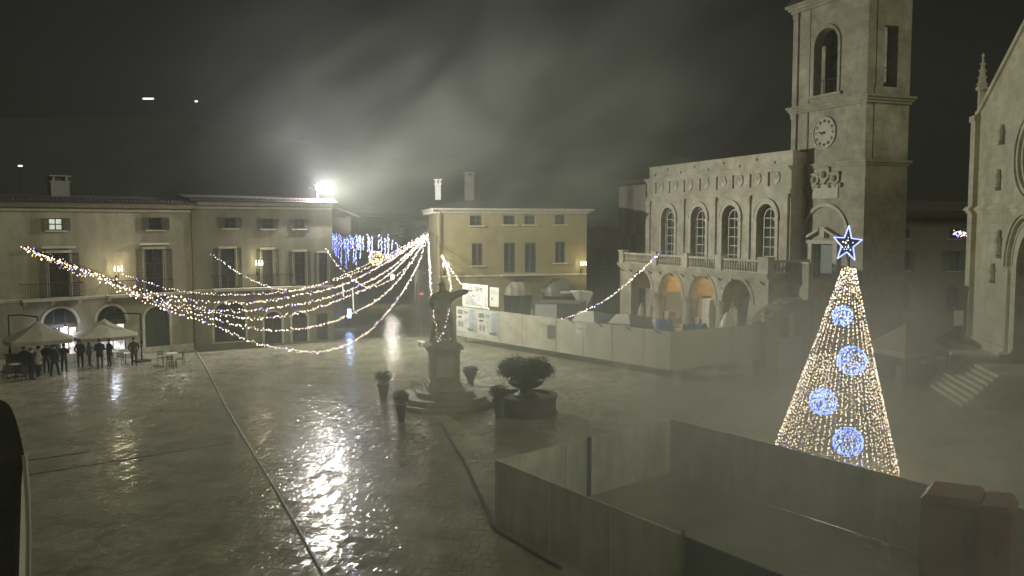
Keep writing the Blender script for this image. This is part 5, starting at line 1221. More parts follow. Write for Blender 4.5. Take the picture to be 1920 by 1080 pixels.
def basin():
    p = on_z(987, 787); p.y += 1.45; s = p.y / FPX; r = 59 * s; zt = at_y(987, 751, p.y - r).z
    e = empty('planter_basin', (p.x, p.y, 0), 0, 'dark round stone basin carrying an urn planter right of the monument', 'basin')
    MB().lathe([(r * 1.02, -0.03), (r * 1.02, 0.12), (r * 0.97, 0.14), (r * 0.97, zt - 0.14), (r * 1.02, zt - 0.12), (r * 1.02, zt), (r * 0.86, zt), (r * 0.86, zt - 0.12), (0.05, zt - 0.1)], n=40).build('rim', M['darkpot'], e)
    zb = at_y(987, 715, p.y).z
    MB().lathe([(0.55, zt - 0.12), (0.55, zt), (0.38, zt + 0.1), (0.30, zt + 0.22), (0.34, zt + 0.3), (0.62, zb - 0.22), (0.82, zb - 0.05), (0.86, zb + 0.03), (0.78, zb + 0.04), (0.74, zb - 0.02), (0.05, zb)], n=28).build('urn', M['darkpot'], e)
    sh = empty('shrub', (p.x, p.y, zb), 0, 'wide flat topped shrub spreading from the urn on the round basin', 'shrub')
    h = at_y(987, 672, p.y).z - zb; w = 62 * s
    st = MB()
    for a in np.arange(0, 6.2, 0.7): st.cyl((0.1 * math.cos(a), 0.1 * math.sin(a), -0.02), (w * 0.6 * math.cos(a), w * 0.5 * math.sin(a), h * 0.5), 0.03, 0.012, 5)
    st.build('stem', M['wood'], sh)
    bl = [(0, 0, h * 0.52, w * 0.85, w * 0.7, h * 0.5)] + [(w * (0.25 + 0.5 * random.random()) * math.cos(a), w * 0.5 * math.sin(a), h * (0.38 + 0.35 * random.random()), w * 0.32, w * 0.3, h * 0.34) for a in np.arange(0, 6.28, 0.42)]
    leaves('crown', bl, 9500, 0.052, M['leaf'], sh)
    q = on_z(937, 787); tag(MB().cyl((q.x + 0.15, q.y - 0.5, -0.03), (q.x + 0.15, q.y - 0.5, 0.95), 0.03, None, 8).ball((q.x + 0.15, q.y - 0.5, 0.97), 0.05).build('bollard', M['steel']), 'thin pale metal bollard in front of the round basin', 'bollard')
basin()
# small barriers left of the monument
def barrier(px, py, rz, L, lab):
    p = on_z(px, py); e = empty('barrier', (p.x, p.y, 0), rz, lab, 'barrier')
    f = MB().tube([(-L / 2, 0, 0), (-L / 2, 0, 0.9), (L / 2, 0, 0.9), (L / 2, 0, 0)], 0.025, 6); f.tube([(-L / 2, 0, 0.15), (L / 2, 0, 0.15)], 0.02, 6); f.build('frame', M['steel'], e)
    bb = MB()
    for k in range(1, 10): bb.cyl((-L / 2 + L * k / 10, 0, 0.15), (-L / 2 + L * k / 10, 0, 0.9), 0.012, None, 5)
    bb.build('bars', M['steel'], e)
    MB().box(-L / 2 - 0.02, -L / 2 + 0.02, -0.28, 0.28, -0.02, 0.03).build('foot', M['steel'], e); MB().box(L / 2 - 0.02, L / 2 + 0.02, -0.28, 0.28, -0.02, 0.03).build('foot', M['steel'], e)
barrier(782, 752, R(-62), 1.5, 'low metal barrier standing at the left foot of the monument')
tag(MB().obox((0, 0, 0.35), 1.0, 0.35, 0.07).box(-0.45, -0.38, -0.15, 0.15, -0.02, 0.315).box(0.38, 0.45, -0.15, 0.15, -0.02, 0.315).build('bench', M['white'], None, on_z(792, 650), R(-50)), 'small white bench behind the monument on its left', 'bench')

# ------------------------------------------------------------------ light tree
TB = Vector(((1571 - 960) / FPX * 30.0, 30.0, 0))
TZ = at_y(1592, 499, 30.0).z; TR = 2.2
def light_tree():
    e = empty('light_tree', TB, 0, 'tall cone shaped christmas tree made of warm fairy lights behind the near fence', 'christmas tree')
    top = Vector((at_y(1592, 499, 30.0).x - TB.x, 0, TZ)); C = []
    NS = 64
    fr = MB(); fr.cyl((0, 0, 0), tuple(top + Vector((0, 0, 0.3))), 0.06, 0.04, 8)
    for z in (0.9, 2.4, 3.9, 5.4):
        t = z / TZ; r = TR * (1 - t) + 0.18 * t; cx = top.x * t
        P = [(cx + r * math.cos(a), r * math.sin(a), z) for a in np.linspace(0, 2 * math.pi, 25)]; fr.tube(P, 0.018, 5)
    for k in range(8):
        a = k * math.pi / 4; fr.cyl((TR * 0.97 * math.cos(a), TR * 0.97 * math.sin(a), 0), (top.x + 0.17 * math.cos(a), 0.17 * math.sin(a), TZ), 0.022, 0.018, 5)
    fr.build('frame', M['steel'], e)
    wr = MB()
    for k in range(NS):
        a = 2 * math.pi * (k + 0.3 * random.random()) / NS; sag = 0.1 * random.random()
        n = int(TZ / 0.125); off = random.random()
        for i in range(n):
            t = (i + off) / n
            if t > 0.99: continue
            if t > 0.55 and k % 2: continue
            r = (TR * (1 - t) + 0.18 * t) * (1 - sag * math.sin(math.pi * t) * 0.25)
            aa = a + 0.012 * random.gauss(0, 1)
            C.append((top.x * t + r * math.cos(aa), r * math.sin(aa), TZ * t + 0.03 * random.gauss(0, 1)))
        if k % 2 == 0: wr.cyl((TR * math.cos(a), TR * math.sin(a), 0), (top.x + 0.18 * math.cos(a), 0.18 * math.sin(a), TZ), 0.006, None, 3)
    wr.build('wire', M['rubber'], e)
    bmesh_pts('bulbs', C, 0.0225, [B_WARM, B_GOLD, B_PINK, B_VIOL], [0.62, 0.14, 0.22, 0.02], e)
    # star on top
    sc = at_y(1589, 458, 30.0) - TB; s = MB(); s2 = MB(); ang = R(-4)
    pts = []
    for k in range(10):
        r = 0.66 if k % 2 == 0 else 0.27; a = math.pi / 2 + k * math.pi / 5 + ang; pts.append(Vector((sc.x + r * math.cos(a) * 0.8, -0.0, sc.z + r * math.sin(a))))
    for a, c in zip(pts, pts[1:] + pts[:1]): s.cyl(a, c, 0.022, None, 6)
    so = s.build('star', emit('star_tube', (0.30, 0.38, 1.0), 2.3), e, smooth=True)
    MB().poly_xz([(p.x * 0.97 + sc.x * 0.03, p.z * 0.97 + sc.z * 0.03) for p in pts], 0.03, 0.07).build('star_back', M['darkpot'], so)
    q = [(sc.x + random.gauss(0, 0.11), -0.03, sc.z - 0.02 + random.gauss(0, 0.13)) for _ in range(12)]
    q += [(sc.x + 0.5 * (p.x - sc.x) * t, -0.03, sc.z + 0.5 * (p.z - sc.z) * t) for p in pts[::2] for t in (0.7,)]
    bmesh_pts('star_bulbs', q, 0.02, [B_WHITE, B_ICE], [0.6, 0.4], so)
    s2.cyl(tuple(top), (sc.x, 0.05, sc.z - 0.3), 0.03, None, 6).build('star_pole', M['steel'], e)
    lamp('star_light', e, (sc.x, 0.45, sc.z), 45, (0.45, 0.55, 1.0), 0.25)
    lamp('tree_light', e, (top.x * 0.25, 0, 2.2), 220, (1.0, 0.76, 0.45), 0.9)
    lamp('tree_light', e, (top.x * 0.6, 0, 4.6), 90, (1.0, 0.76, 0.45), 0.5)
    return e
light_tree()
def light_ball(px, py, rpx, Y, lab, mats, probs, n, grp, rb=0.024, lit=None):
    p = at_y(px, py, Y); r = rpx * Y / FPX
    e = empty('light_ball', p, 0, lab, 'light ball', grp)
    f = MB()
    for k in range(4):
        a = math.pi * k / 4; f.tube([(r * 0.95 * math.cos(t) * math.cos(a), r * 0.95 * math.cos(t) * math.sin(a), r * 0.95 * math.sin(t)) for t in np.linspace(0, 2 * math.pi, 17)], 0.008, 4)
    f.build('wire_frame', M['rubber'], e)
    C = []
    for i in range(n):
        v = np.array([random.gauss(0, 1) for _ in range(3)]); v /= np.linalg.norm(v); C.append(v * r * (0.94 + 0.08 * random.random()))
    bmesh_pts('bulbs', C, rb, mats, probs, e)
    if lit: lamp('ball_light', e, (0, -r * 1.2, 0), *lit)
G = 'blue light balls on the tree'
def tree_y(py):                                             # front surface of the cone at this height
    t = (at_y(1575, py, 30).z) / TZ; return 30.0 - (TR * (1 - t) + 0.2 * t) * 0.95 - 0.05
for (px, py, r, lab) in ((1580, 592, 18, 'smallest pale blue light ball, highest on the tree'), (1597, 676, 27, 'icy white blue light ball, second from the top of the tree'),
                         (1543, 753, 25, 'deep blue light ball at the left side of the tree'), (1590, 829, 28, 'lowest large blue light ball on the tree')):
    light_ball(px, py, r, tree_y(py), lab, [B_ICE, B_BLUE, B_VIOL], [0.68, 0.30, 0.02], 420 if r > 20 else 240, G, 0.023, (14, (0.3, 0.45, 1.0), 0.3))
def blue_drop():
    p = at_y(1600, 878, tree_y(870)); C = [(p.x + random.gauss(0, 0.22), p.y + random.gauss(0, 0.08), p.z + 0.65 * random.random() - 0.45) for _ in range(110)]
    e = empty('light_curtain', (0, 0, 0), 0, 'short curtain of blue lights below the lowest ball on the tree', 'lights')
    e.location = p; bmesh_pts('bulbs', [Vector(c) - p for c in C], 0.022, [B_ICE, B_BLUE], [0.5, 0.5], e)
    w = MB()
    for k in range(6): w.cyl((-0.4 + 0.16 * k, 0, -0.5), (-0.4 + 0.16 * k, 0, 0.25), 0.006, None, 3)
    w.build('wire', M['rubber'], e)
blue_drop()

# ------------------------------------------------------------------ garlands
def plan_y(px, a, b):
    k = (px - CX) / FPX; s = (k * a.y - a.x) / ((b.x - a.x) - k * (b.y - a.y)); return a.y + s * (b.y - a.y)
def garland(pts, lab, sp=0.17, r=0.032, mats=(B_WARM, B_PINK, B_VIOL), probs=(0.52, 0.38, 0.10), jit=0.03, y0=None, y1=None):
    n = len(pts); x0, x1 = pts[0][0], pts[-1][0]
    A_, B_ = (at_y(*pts[0][:2], y0), at_y(*pts[-1][:2], y1)) if y0 else (None, None)
    P = [at_y(p[0], p[1], p[2] if len(p) > 2 else plan_y(p[0], A_, B_)) for p in pts]
    o = P[0].copy(); S = spline([p - o for p in P], sp)
    e = empty('light_garland', o, 0, lab, 'garland', 'light garlands over the square')
    MB().tube(S[::2] + [S[-1]], 0.005, 4).build('wire', M['rubber'], e)
    C = [s + Vector((random.gauss(0, jit), random.gauss(0, jit), random.gauss(0, jit) - 0.05)) for s in S for _ in range(1)]
    bmesh_pts('bulbs', C, np.array([(r / 0.032) * (0.009 + 0.00042 * (o.y + c.y)) for c in C]), list(mats), list(probs), e)
    return e
YP = 70.3                                                   # common anchor on the corner of the yellow house
yl = 19.0
garland([(48, 463), (110, 487), (180, 516), (260, 558), (330, 584), (400, 607), (450, 630), (500, 646), (590, 658), (645, 646), (700, 612), (750, 553), (785, 492), (801, 442)], 'longest and lowest sagging string of warm lights, dipping below the others at centre', y0=yl, y1=YP)
garland([(49, 465), (170, 509), (260, 552), (330, 576), (400, 594), (450, 608), (520, 618), (600, 608), (660, 586), (720, 551), (765, 500), (802, 441)], 'second lowest string of warm lights across the square', y0=yl, y1=YP)
garland([(47, 462), (170, 508), (260, 549), (330, 571), (400, 584), (475, 595), (560, 584), (640, 559), (710, 527), (760, 485), (803, 440)], 'third string of warm lights counted up from the lowest', y0=yl, y1=YP)
garland([(48, 462), (170, 510), (260, 546), (330, 563), (420, 580), (520, 574), (600, 560), (680, 531), (745, 492), (803, 439)], 'fourth string of warm lights counted up from the lowest', y0=yl, y1=YP)
garland([(46, 461), (165, 503), (260, 540), (330, 555), (400, 563), (470, 565), (560, 551), (650, 529), (730, 487), (804, 438)], 'fifth string of warm lights, just under the top one', y0=yl, y1=YP)
garland([(232, 511), (270, 527), (320, 541), (360, 547), (430, 551), (540, 545), (640, 520), (720, 487), (770, 458), (804, 437)], 'topmost long string of warm lights, starting at the cafe balcony', y0=53.5, y1=YP)
garland([(397, 475), (420, 492), (445, 509), (480, 527), (520, 540), (570, 541), (640, 516), (720, 480), (804, 436)], 'string of lights starting at the upper window of the corner house', y0=57.2, y1=YP, r=0.036)
garland([(612, 466), (626, 488), (645, 508), (670, 528), (692, 537), (725, 527), (765, 496), (802, 439)], 'short string of lights swinging from the street corner to the yellow house', y0=62.8, y1=YP, r=0.036)
garland([(803, 446, 70.3), (806, 500, 57), (808, 548, 45), (813, 592, 41.0), (819, 622, 40.5), (822, 637, 40.7)], 'string of lights dropping to the pedestal along the left side of the statue', r=0.03, sp=0.16)
garland([(828, 478, 69.9), (838, 500, 57), (845, 540, 45), (842, 580, 41.0), (834, 612, 40.5), (825, 638, 40.7)], 'string of lights dropping to the pedestal along the right side of the statue', r=0.03, sp=0.16)
garland([(829, 480, 69.9), (845, 503, 66.5), (868, 535, 64.2), (900, 567, 62), (940, 592, 60), (1000, 607, 57.5), (1050, 598, 57), (1100, 580, 58), (1150, 551, 59), (1200, 508, 60.5), (1240, 470, 62)], 'string of lights crossing above the hoarding to the town hall balcony', r=0.040, mats=(B_WARM, B_PINK, B_VIOL, B_WHITE), probs=(0.35, 0.25, 0.12, 0.28))
# tinsel bundle where the long strings meet the left house
garland([(55, 466), (80, 478), (108, 489), (140, 504), (165, 512)], 'thick golden bundle of lights at the far left end of the strings', y0=19.5, y1=21.2, sp=0.03, r=0.02, mats=(B_GOLD, B_WARM, B_VIOL), probs=(0.6, 0.25, 0.15), jit=0.05)
garland([(742, 474), (770, 457), (800, 438)], 'thick reddish bundle of lights where the strings meet the yellow house', y0=68.6, y1=70.2, sp=0.06, r=0.032, mats=(B_WARM, B_PINK, emit('bulb_red', (1, 0.25, 0.15), 4)), probs=(0.45, 0.3, 0.25), jit=0.12)
def anchor():
    p = at_y(800, 439, 70.1); e = MB().box(-0.22, 0.28, -0.14, 0.14, -0.16, 0.18).cyl((-0.2, 0, 0), (-0.45, 0, -0.05), 0.06, None, 8).cyl((0.28, 0, 0.0), (0.6, 0.0, 0.05), 0.05, None, 8).build('cable_anchor', M['iron'], None, p, R(-20))
    tag(e, 'dark anchor box on the yellow house corner where the light strings meet', 'anchor')
anchor()
# blue icicle lights and golden ball across the street
def icicles():
    Y = 64.2; strands = [(622, 450, 492), (627, 441, 476), (637, 440, 470), (651, 446, 478), (663, 446, 494), (676, 442, 486), (681, 444, 470), (698, 444, 490), (715, 446, 474), (722, 448, 480), (736, 450, 470), (620, 435, 497), (624, 436, 470), (630, 438, 482), (634, 443, 486), (640, 446, 500), (645, 447, 468), (649, 449, 505), (653, 450, 490), (657, 442, 468), (660, 444, 466), (668, 441, 500), (671, 443, 470), (674, 444, 466), (690, 440, 473), (693, 446, 484), (710, 441, 468), (727, 440, 466), (729, 446, 486), (744, 456, 478)]
    o = at_y(680, 436, Y); e = empty('icicle_lights', o, 0, 'blue icicle lights hanging across the narrow street', 'icicle lights')
    C = []; w = MB(); pts = [at_y(x, 434 + 9 * math.sin(math.pi * (x - 612) / 150), Y) - o for x in range(612, 764, 12)]
    w.tube(pts, 0.012, 4)
    for (x, a, b) in strands:
        p, q = at_y(x, a, Y) - o, at_y(x, b, Y) - o; w.cyl(p, q, 0.008, None, 3); n = int((p - q).length / 0.10)
        for k in range(n): C.append(p.lerp(q, k / n) + Vector((random.gauss(0, 0.03), 0, 0)))
    w.build('wire', M['rubber'], e); bmesh_pts('bulbs', C, 0.04, [B_BLUE, B_ICE, B_VIOL], [0.42, 0.34, 0.24], e)
icicles()
light_ball(705, 484, 13, 65.5, 'golden light ball hanging over the street mouth', [B_GOLD, B_WARM, emit('bulb_red', (1, 0.25, 0.15), 4)], [0.6, 0.2, 0.2], 150, 'golden street balls', 0.04)
light_ball(730, 483, 8, 65.5, 'small reddish light ball next to the golden one', [emit('bulb_red', (1, 0.25, 0.15), 4), B_PINK], [0.6, 0.4], 50, 'golden street balls', 0.04)
def street_neon():
    p = at_y(655, 588, 72.0)
    e = empty('shop_sign', (p.x, p.y, p.z), R(10), 'blue white glowing shop sign at the street mouth', 'sign')
    MB().box(-0.2, 0.2, -0.06, 0.06, -0.42, 0.45).build('case', M['iron'], e); MB().box(-0.16, 0.16, -0.075, -0.061, -0.38, 0.41).build('lit_panel', emit('blue_sign', (0.35, 0.55, 1.0), 3.0, True), e)
    MB().cyl((0, 0, -p.z - 0.03), (0, 0, -0.42), 0.05, None, 8).build('pole', M['iron'], e)
    lamp('sign_light', e, (0, -0.4, 0), 90, (0.35, 0.5, 1.0), 0.2)
    for (x, y0, y1, lab) in ((642, 530, 556, 'left white hanging light tube before the street'), (661, 540, 582, 'right white hanging light tube before the street, the longer one')):
        a, c = at_y(x, y0, 66.5), at_y(x + 2, y1, 66.5); e = empty('light_tube', a, 0, lab, 'light tube', 'white hanging tubes')
        d = c - a; MB().cyl((0, 0, 0), tuple(d), 0.035, 0.05, 7).build('tube', emit('pale_tube', (0.95, 0.97, 0.85), 1.2), e); MB().cyl((0, 0, 0), (0, 0, 0.9), 0.01, None, 4).build('wire', M['rubber'], e)
street_neon()
def garland_right():
    p = at_y(1812, 439, 60.0); C = [(random.uniform(-0.95, 0.75), random.gauss(0, 0.1), random.gauss(0, 0.11)) for _ in range(90)]
    e = empty('light_garland', p, 0, 'short violet and gold light cluster hanging beside the church corner', 'garland', 'light garlands over the square')
    MB().tube([(-1.3, 0, 0.1), (-0.9, 0, 0), (0.7, 0, 0), (1.4, 0, 0.3)], 0.012, 4).build('wire', M['rubber'], e); bmesh_pts('bulbs', C, 0.04, [B_PINK, B_VIOL, B_WHITE, B_GOLD], [0.4, 0.3, 0.2, 0.1], e)
garland_right()

# ------------------------------------------------------------------ floodlight on the corner roof
def floodlight():
    p = at_y(600, 351, 63.0)
    e = empty('floodlight', (p.x, p.y, p.z), R(35), 'glaring white floodlight cluster on a mast over the corner house eave', 'floodlight')
    ms = MB().cyl((0, 0.5, -2.2), (0, 0.5, 0.3), 0.05, None, 8); ms.cyl((-0.7, 0.5, 0.0), (0.7, 0.5, 0.0), 0.035, None, 8); ms.build('mast', M['iron'], e)
    glow = emit('floodlight_glass', (1.0, 0.98, 0.92), 60.0)
    for k, (x, z, rz) in enumerate(((-0.18, 0.0, 0.2), (0.18, 0.0, -0.2))):
        h = MB().obox((x, 0.1, z), 0.34, 0.2, 0.42, rz); h.obox((x, 0.3, z), 0.1, 0.3, 0.1, rz); ho = h.build('lamp_head', M['iron'], e)
        MB().obox((x - 0.12 * math.sin(-rz), -0.03 - 0.012 * abs(rz), z), 0.3, 0.06, 0.38, rz).build('glass', glow, ho)
    lamp('spill_light', e, (0, -0.45, 0), FLOOD_POWER * 0.43, (1.0, 0.975, 0.97), 0.14)
    sp = lamp('flood_light', e, (0.05, -0.5, 0.02), FLOOD_POWER * 0.70, (0.985, 1.0, 0.76), 0.2, 'SPOT')
    sp.data.spot_size = R(140); sp.data.spot_blend = 1.0
    sp.rotation_euler = (Matrix.Rotation(-R(35), 3, 'Z') @ Vector((1, -0.40, -0.28))).to_track_quat('-Z', 'Y').to_euler()
floodlight()

# wall lanterns with three bright arms
def lantern(F, px, py, lab, pw0, n=-0.6, col=(1.0, 0.88, 0.55)):
    pw = pw0 * 0.5; u, z = F.uz(px, py, n); p = F.w(u, n, z)
    e = empty('wall_lantern', p, F.rot, lab, 'lantern', 'wall lanterns')
    b = MB().tube([(0, -n, -0.55), (0, 0.1, -0.5), (0, 0, -0.25)], 0.025, 6); b.box(-0.07, 0.07, -n - 0.04, -n - 0.001, -0.75, -0.3); b.build('bracket', M['iron'], e)
    g = emit('lantern_glass', (1.0, 0.93, 0.75), 5.0)
    for x in (-0.22, 0, 0.22):
        MB().cyl((0, 0, -0.25), (x, 0, -0.02), 0.015, None, 5).build('arm', M['iron'], e); MB().lathe([(0.03, 0), (0.045, 0.06), (0.03, 0.3), (0.005, 0.36)], (x, 0, -0.02), 7).build('candle_lamp', g, e)
    lamp('lantern_light', e, (0, -0.25, 0.1), pw, col, 0.12)
lantern(FA, 222, 508, 'three armed wall lantern above the cafe balcony on the left house', 160)
lantern(FB, 486, 497, 'three armed wall lantern on the corner house above its balcony', 160)
lantern(FY, 1094, 497, 'three armed wall lantern at the right corner of the yellow house', 130)
lantern(FY, 836, 500, 'three armed wall lantern at the left corner of the yellow house', 110)
def street_lamp():
    p = at_y(736, 519, 92.0); e = empty('street_lantern', (p.x, p.y, 0), 0, 'bright white street lantern far down the misty street', 'street lamp')
    MB().cyl((0, 0, -0.03), (0, 0, p.z - 0.3), 0.06, 0.04, 8).build('pole', M['iron'], e); MB().lathe([(0.12, -0.3), (0.22, 0.1), (0.24, 0.15), (0.05, 0.3)], (0, 0, p.z), 8).build('glass', emit('street_glass', (1, 0.97, 0.85), 6.0), e)
    lamp('street_light', e, (0, -0.35, p.z), 420, (1, 0.95, 0.8), 0.15)
street_lamp()
def spot_lamps():
    for (px, py, lab) in ((123, 611, 'small blue white lamp shining above the left parasol'), (212, 611, 'small blue white lamp shining above the right parasol')):
        u, z = FA.uz(px, py, -0.7); e = empty('wall_spot', FA.w(u, -0.7, z), FA.rot, lab, 'lamp', 'blue white lamps over the parasols')
        MB().tube([(0, 0.7, 0.1), (0, 0.1, 0.12), (0, 0, 0.05)], 0.02, 6).build('arm', M['iron'], e); MB().lathe([(0.03, 0.1), (0.12, 0.0), (0.13, -0.03)], n=10).build('shade', M['iron'], e)
        MB().ball((0, 0, -0.06), 0.10, 10, 6).build('bulb', emit('blue_white_bulb', (0.5, 0.6, 1.0), 14.0), e); lamp('spot_light', e, (0, -0.12, -0.25), 60, (0.75, 0.82, 1.0), 0.1)
spot_lamps()

# no-entry sign at the street mouth
def no_entry():
    p = at_y(790, 551, 66.0); e = empty('road_sign', (p.x, p.y, 0), 0, 'round red no entry sign at the mouth of the street', 'road sign')
    MB().cyl((0, 0, -0.03), (0, 0, p.z + 0.3), 0.03, None, 8).build('pole', M['steel'], e)
    MB().lathe([(0.24, 0), (0.24, 0.02), (0.01, 0.02)], n=24).build('disc', M['redsign'], e, (0, -0.04, p.z)).rotation_euler = (R(90), 0, 0)
    MB().box(-0.16, 0.16, -0.075, -0.0605, p.z - 0.04, p.z + 0.04).build('white_bar', M['white'], e)
no_entry()

# ------------------------------------------------------------------ cafe terrace
def parasol(px, py_c, py_eave, px0, px1, mast_px, Y, lab, side):
    c = at_y(px, py_eave, Y); a, b = at_y(px0, py_eave, Y), at_y(px1, py_eave, Y); w = (b.x - a.x) / 2 * 1.08
    e = empty('parasol', (c.x, c.y, 0), R(36), lab, 'parasol', 'cream parasols of the cafe')
    ze, zt = c.z, at_y(px, py_c, Y).z; q = w * 0.80
    top = MB(); N = 6; grid = []
    for ring in range(5):
        t = ring / 4; rr = q * t; z = zt - (zt - ze) * (t ** 0.85) - 0.05 * math.sin(math.pi * t)
        grid.append([(rr * math.cos(math.pi / 4 + math.pi / 8 * k) * (1.0 if k % 4 == 0 else 0.76 / 0.9 if k % 4 == 2 else 0.86) * 1.2, rr * math.sin(math.pi / 4 + math.pi / 8 * k) * (1.0 if k % 4 == 0 else 0.76 / 0.9 if k % 4 == 2 else 0.86) * 1.2, z) for k in range(16)])
    vs = [v for g in grid for v in g]
    top.add(vs, [(r * 16 + k, r * 16 + (k + 1) % 16, (r + 1) * 16 + (k + 1) % 16, (r + 1) * 16 + k) for r in range(4) for k in range(16)])
    edge = grid[-1]; top.add(edge + [(x, y, z - 0.22) for x, y, z in edge], [(k, (k + 1) % 16, 16 + (k + 1) % 16, 16 + k) for k in range(16)])
    top.build('canopy', M['canvas'], e)
    rb = MB()
    for k in range(8): v = grid[-1][2 * k]; rb.cyl((0, 0, zt - 0.15), (v[0] * 0.98, v[1] * 0.98, v[2] - 0.05), 0.014, None, 5)
    rb.build('rib', M['iron'], e)
    mo = at_y(mast_px, py_eave, Y); mx = e.matrix_world
    d = Vector((mo.x - c.x, 0.5, 0)); d = Matrix.Rotation(-R(36), 3, 'Z') @ d
    MB().tube([(0, 0, zt - 0.1), (0, 0, zt + 0.22), (d.x * 0.6, d.y * 0.6, zt + 0.3), (d.x, d.y, zt + 0.24), (d.x, d.y, 0.1)], 0.045, 6).build('mast', M['iron'], e)
    MB().obox((d.x, d.y, 0.05), 0.8, 0.8, 0.14, 0.3).build('base', M['darkpot'], e); MB().obox((d.x, d.y, 1.25), 0.14, 0.14, 0.28).build('crank_box', M['iron'], e)
parasol(72, 601, 634, 8, 142, 8, 49.6, 'cream cafe parasol at the far left, in front of the left shop arch', -1)
parasol(196, 597, 627, 132, 262, 258, 53.6, 'cream cafe parasol on the right, in front of the second shop arch', 1)

def person_mesh(name, pose, coat, trousers):
    """one continuous body; pose = dict of offsets"""
    b = pose
    V = [(0, 0, 0.98), (0, 0, 1.18), (0, 0.0, 1.38), (0, -0.005, 1.50), (0, -0.02, 1.60), (0, -0.015, 1.72)]
    Rr = [(0.165, 0.125), (0.165, 0.12), (0.175, 0.12), 0.058, 0.088, 0.072]
    E = [(0, 1), (1, 2), (2, 3), (3, 4), (4, 5)]
    def chain(start, pts, rr):
        k = start
        for p, r in zip(pts, rr): V.append(p); Rr.append(r); E.append((k, len(V) - 1)); k = len(V) - 1
    for s in (-1, 1):
        st = b.get('stride', 0.0) * s
        chain(0, [(s * 0.10, 0, 0.9), (s * 0.115, -0.02 + st * 0.5, 0.50), (s * 0.12, st, 0.09), (s * 0.125, st - 0.14, 0.04)], [0.105, 0.075, 0.055, 0.045])
        el, ha = b['L' if s < 0 else 'R']
        chain(2, [(s * 0.20, 0, 1.40), (s * 0.2 + el[0] * s, el[1], el[2]), (s * 0.2 + ha[0] * s, ha[1], ha[2]), (s * 0.2 + ha[0] * s * 1.02, ha[1] - 0.05, ha[2] - 0.07)], [0.072, 0.055, 0.04, 0.028])
    return skin_mesh(name, V, E, Rr, [coat, trousers, M['skin'], M['rubber']], 1, lambda c: 2 if c.z > 1.52 else 3 if c.z < 0.09 else (1 if c.z < 0.82 and abs(c.x) < 0.24 else 0))
DOWN = ((0.04, 0.02, 1.12), (0.03, -0.08, 0.86)); FOLD = ((0.06, 0.03, 1.12), (-0.08, -0.24, 1.12)); POCK = ((0.1, 0.06, 1.12), (0.0, -0.08, 0.95)); CUP = ((0.05, 0.0, 1.14), (-0.02, -0.26, 1.26))
POSES = [dict(L=DOWN, R=CUP), dict(L=POCK, R=POCK), dict(L=FOLD, R=FOLD), dict(L=DOWN, R=DOWN, stride=0.16), dict(L=CUP, R=POCK)]
def cloth(c): return mat('cloth_%02d' % int(sum(c) * 997), c, 0.8, 0.2, 9, 0.2)
COATS = {}
def person(px, pyb, rz, pose, coat, trous, lab, hair=True, s=1.0):
    p = on_z(px, pyb); key = (pose, coat, trous)
    if key not in COATS: COATS[key] = person_mesh('person', POSES[pose], cloth(coat), cloth(trous))
    o = link('person', COATS[key], None, (p.x, p.y, 0.0), rz); o.scale = (s, s, s); tag(o, lab, 'person', 'people at the cafe')
    h = MB().lathe([(0.082, 0.0), (0.104, 0.05), (0.105, 0.10), (0.085, 0.15), (0.03, 0.175), (0.005, 0.178)], (0, 0.012, 1.63), 12, sx=0.92, sy=1.05)
    h.build('hair', M['hair'], o, smooth=True)
    f = MB().ball((0, -0.112, 1.635), 0.016, 6, 4, sz=1.4)
    for sx in (-1, 1): f.ball((sx * 0.034, -0.096, 1.665), 0.010, 6, 4); f.ball((sx * 0.092, -0.01, 1.645), 0.022, 6, 4, sz=1.4)
    f.box(-0.025, 0.025, -0.108, -0.09, 1.592, 1.600); f.build('face', M['skin'], o)
    MB().lathe([(0.185, 0.0), (0.19, 0.10), (0.175, 0.24), (0.165, 0.36)], (0, 0, 0.74), 14, sx=1.05, sy=0.85).build('coat_hem', cloth(coat), o, smooth=True)
    for sx, k in ((-1, 'L'), (1, 'R')):
        ha = POSES[pose][k][1]; q = MB(); x, y, z = sx * (0.2 + ha[0]), ha[1] - 0.05, ha[2] - 0.07
        for j in range(4): q.cyl((x + (j - 1.5) * 0.016, y, z), (x + (j - 1.5) * 0.018, y - 0.045, z - 0.05 + 0.006 * abs(j - 1.5)), 0.009, 0.007, 5)
        q.cyl((x - sx * 0.03, y + 0.01, z + 0.02), (x - sx * 0.055, y - 0.02, z - 0.02), 0.010, 0.008, 5); q.build('fingers', M['skin'], o)
BK, NV, GR, BR, OL, WH = (0.02, 0.02, 0.022), (0.025, 0.03, 0.05), (0.08, 0.08, 0.078), (0.07, 0.05, 0.035), (0.05, 0.055, 0.035), (0.45, 0.44, 0.40)
person(60, 712, R(150), 0, BK, NV, 'person in black coat at the left of the terrace group, back turned', s=1.02)
person(73, 707, R(-40), 1, WH, BK, 'person in white top and dark trousers among the left terrace group')
person(88, 700, R(20), 2, OL, BK, 'person in olive jacket between the white top and the tall dark coat')
person(103, 706, R(170), 3, NV, BK, 'tall person in navy coat right of the left group, before the lit window', s=1.06)
person(151, 690, R(190), 1, BK, BK, 'person all in black just right of the lit pink window')
person(168, 688, R(120), 4, GR, NV, 'person in grey jacket between the two parasols')
person(188, 692, R(200), 2, BK, GR, 'tall person in black coat before the second shop arch', s=1.05)
person(46, 706, R(60), 3, BK, BK, 'person in black jacket standing at the bar counter, farthest left')
person(121, 698, R(200), 4, BR, BK, 'person in brown jacket silhouetted against the lit pink shop window', s=0.97)
person(206, 688, R(-30), 2, NV, NV, 'person in navy jacket standing between the cafe tables under the right parasol', s=0.98)
person(252, 686, R(30), 1, BR, BK, 'person in brown coat waiting beside the right parasol mast')

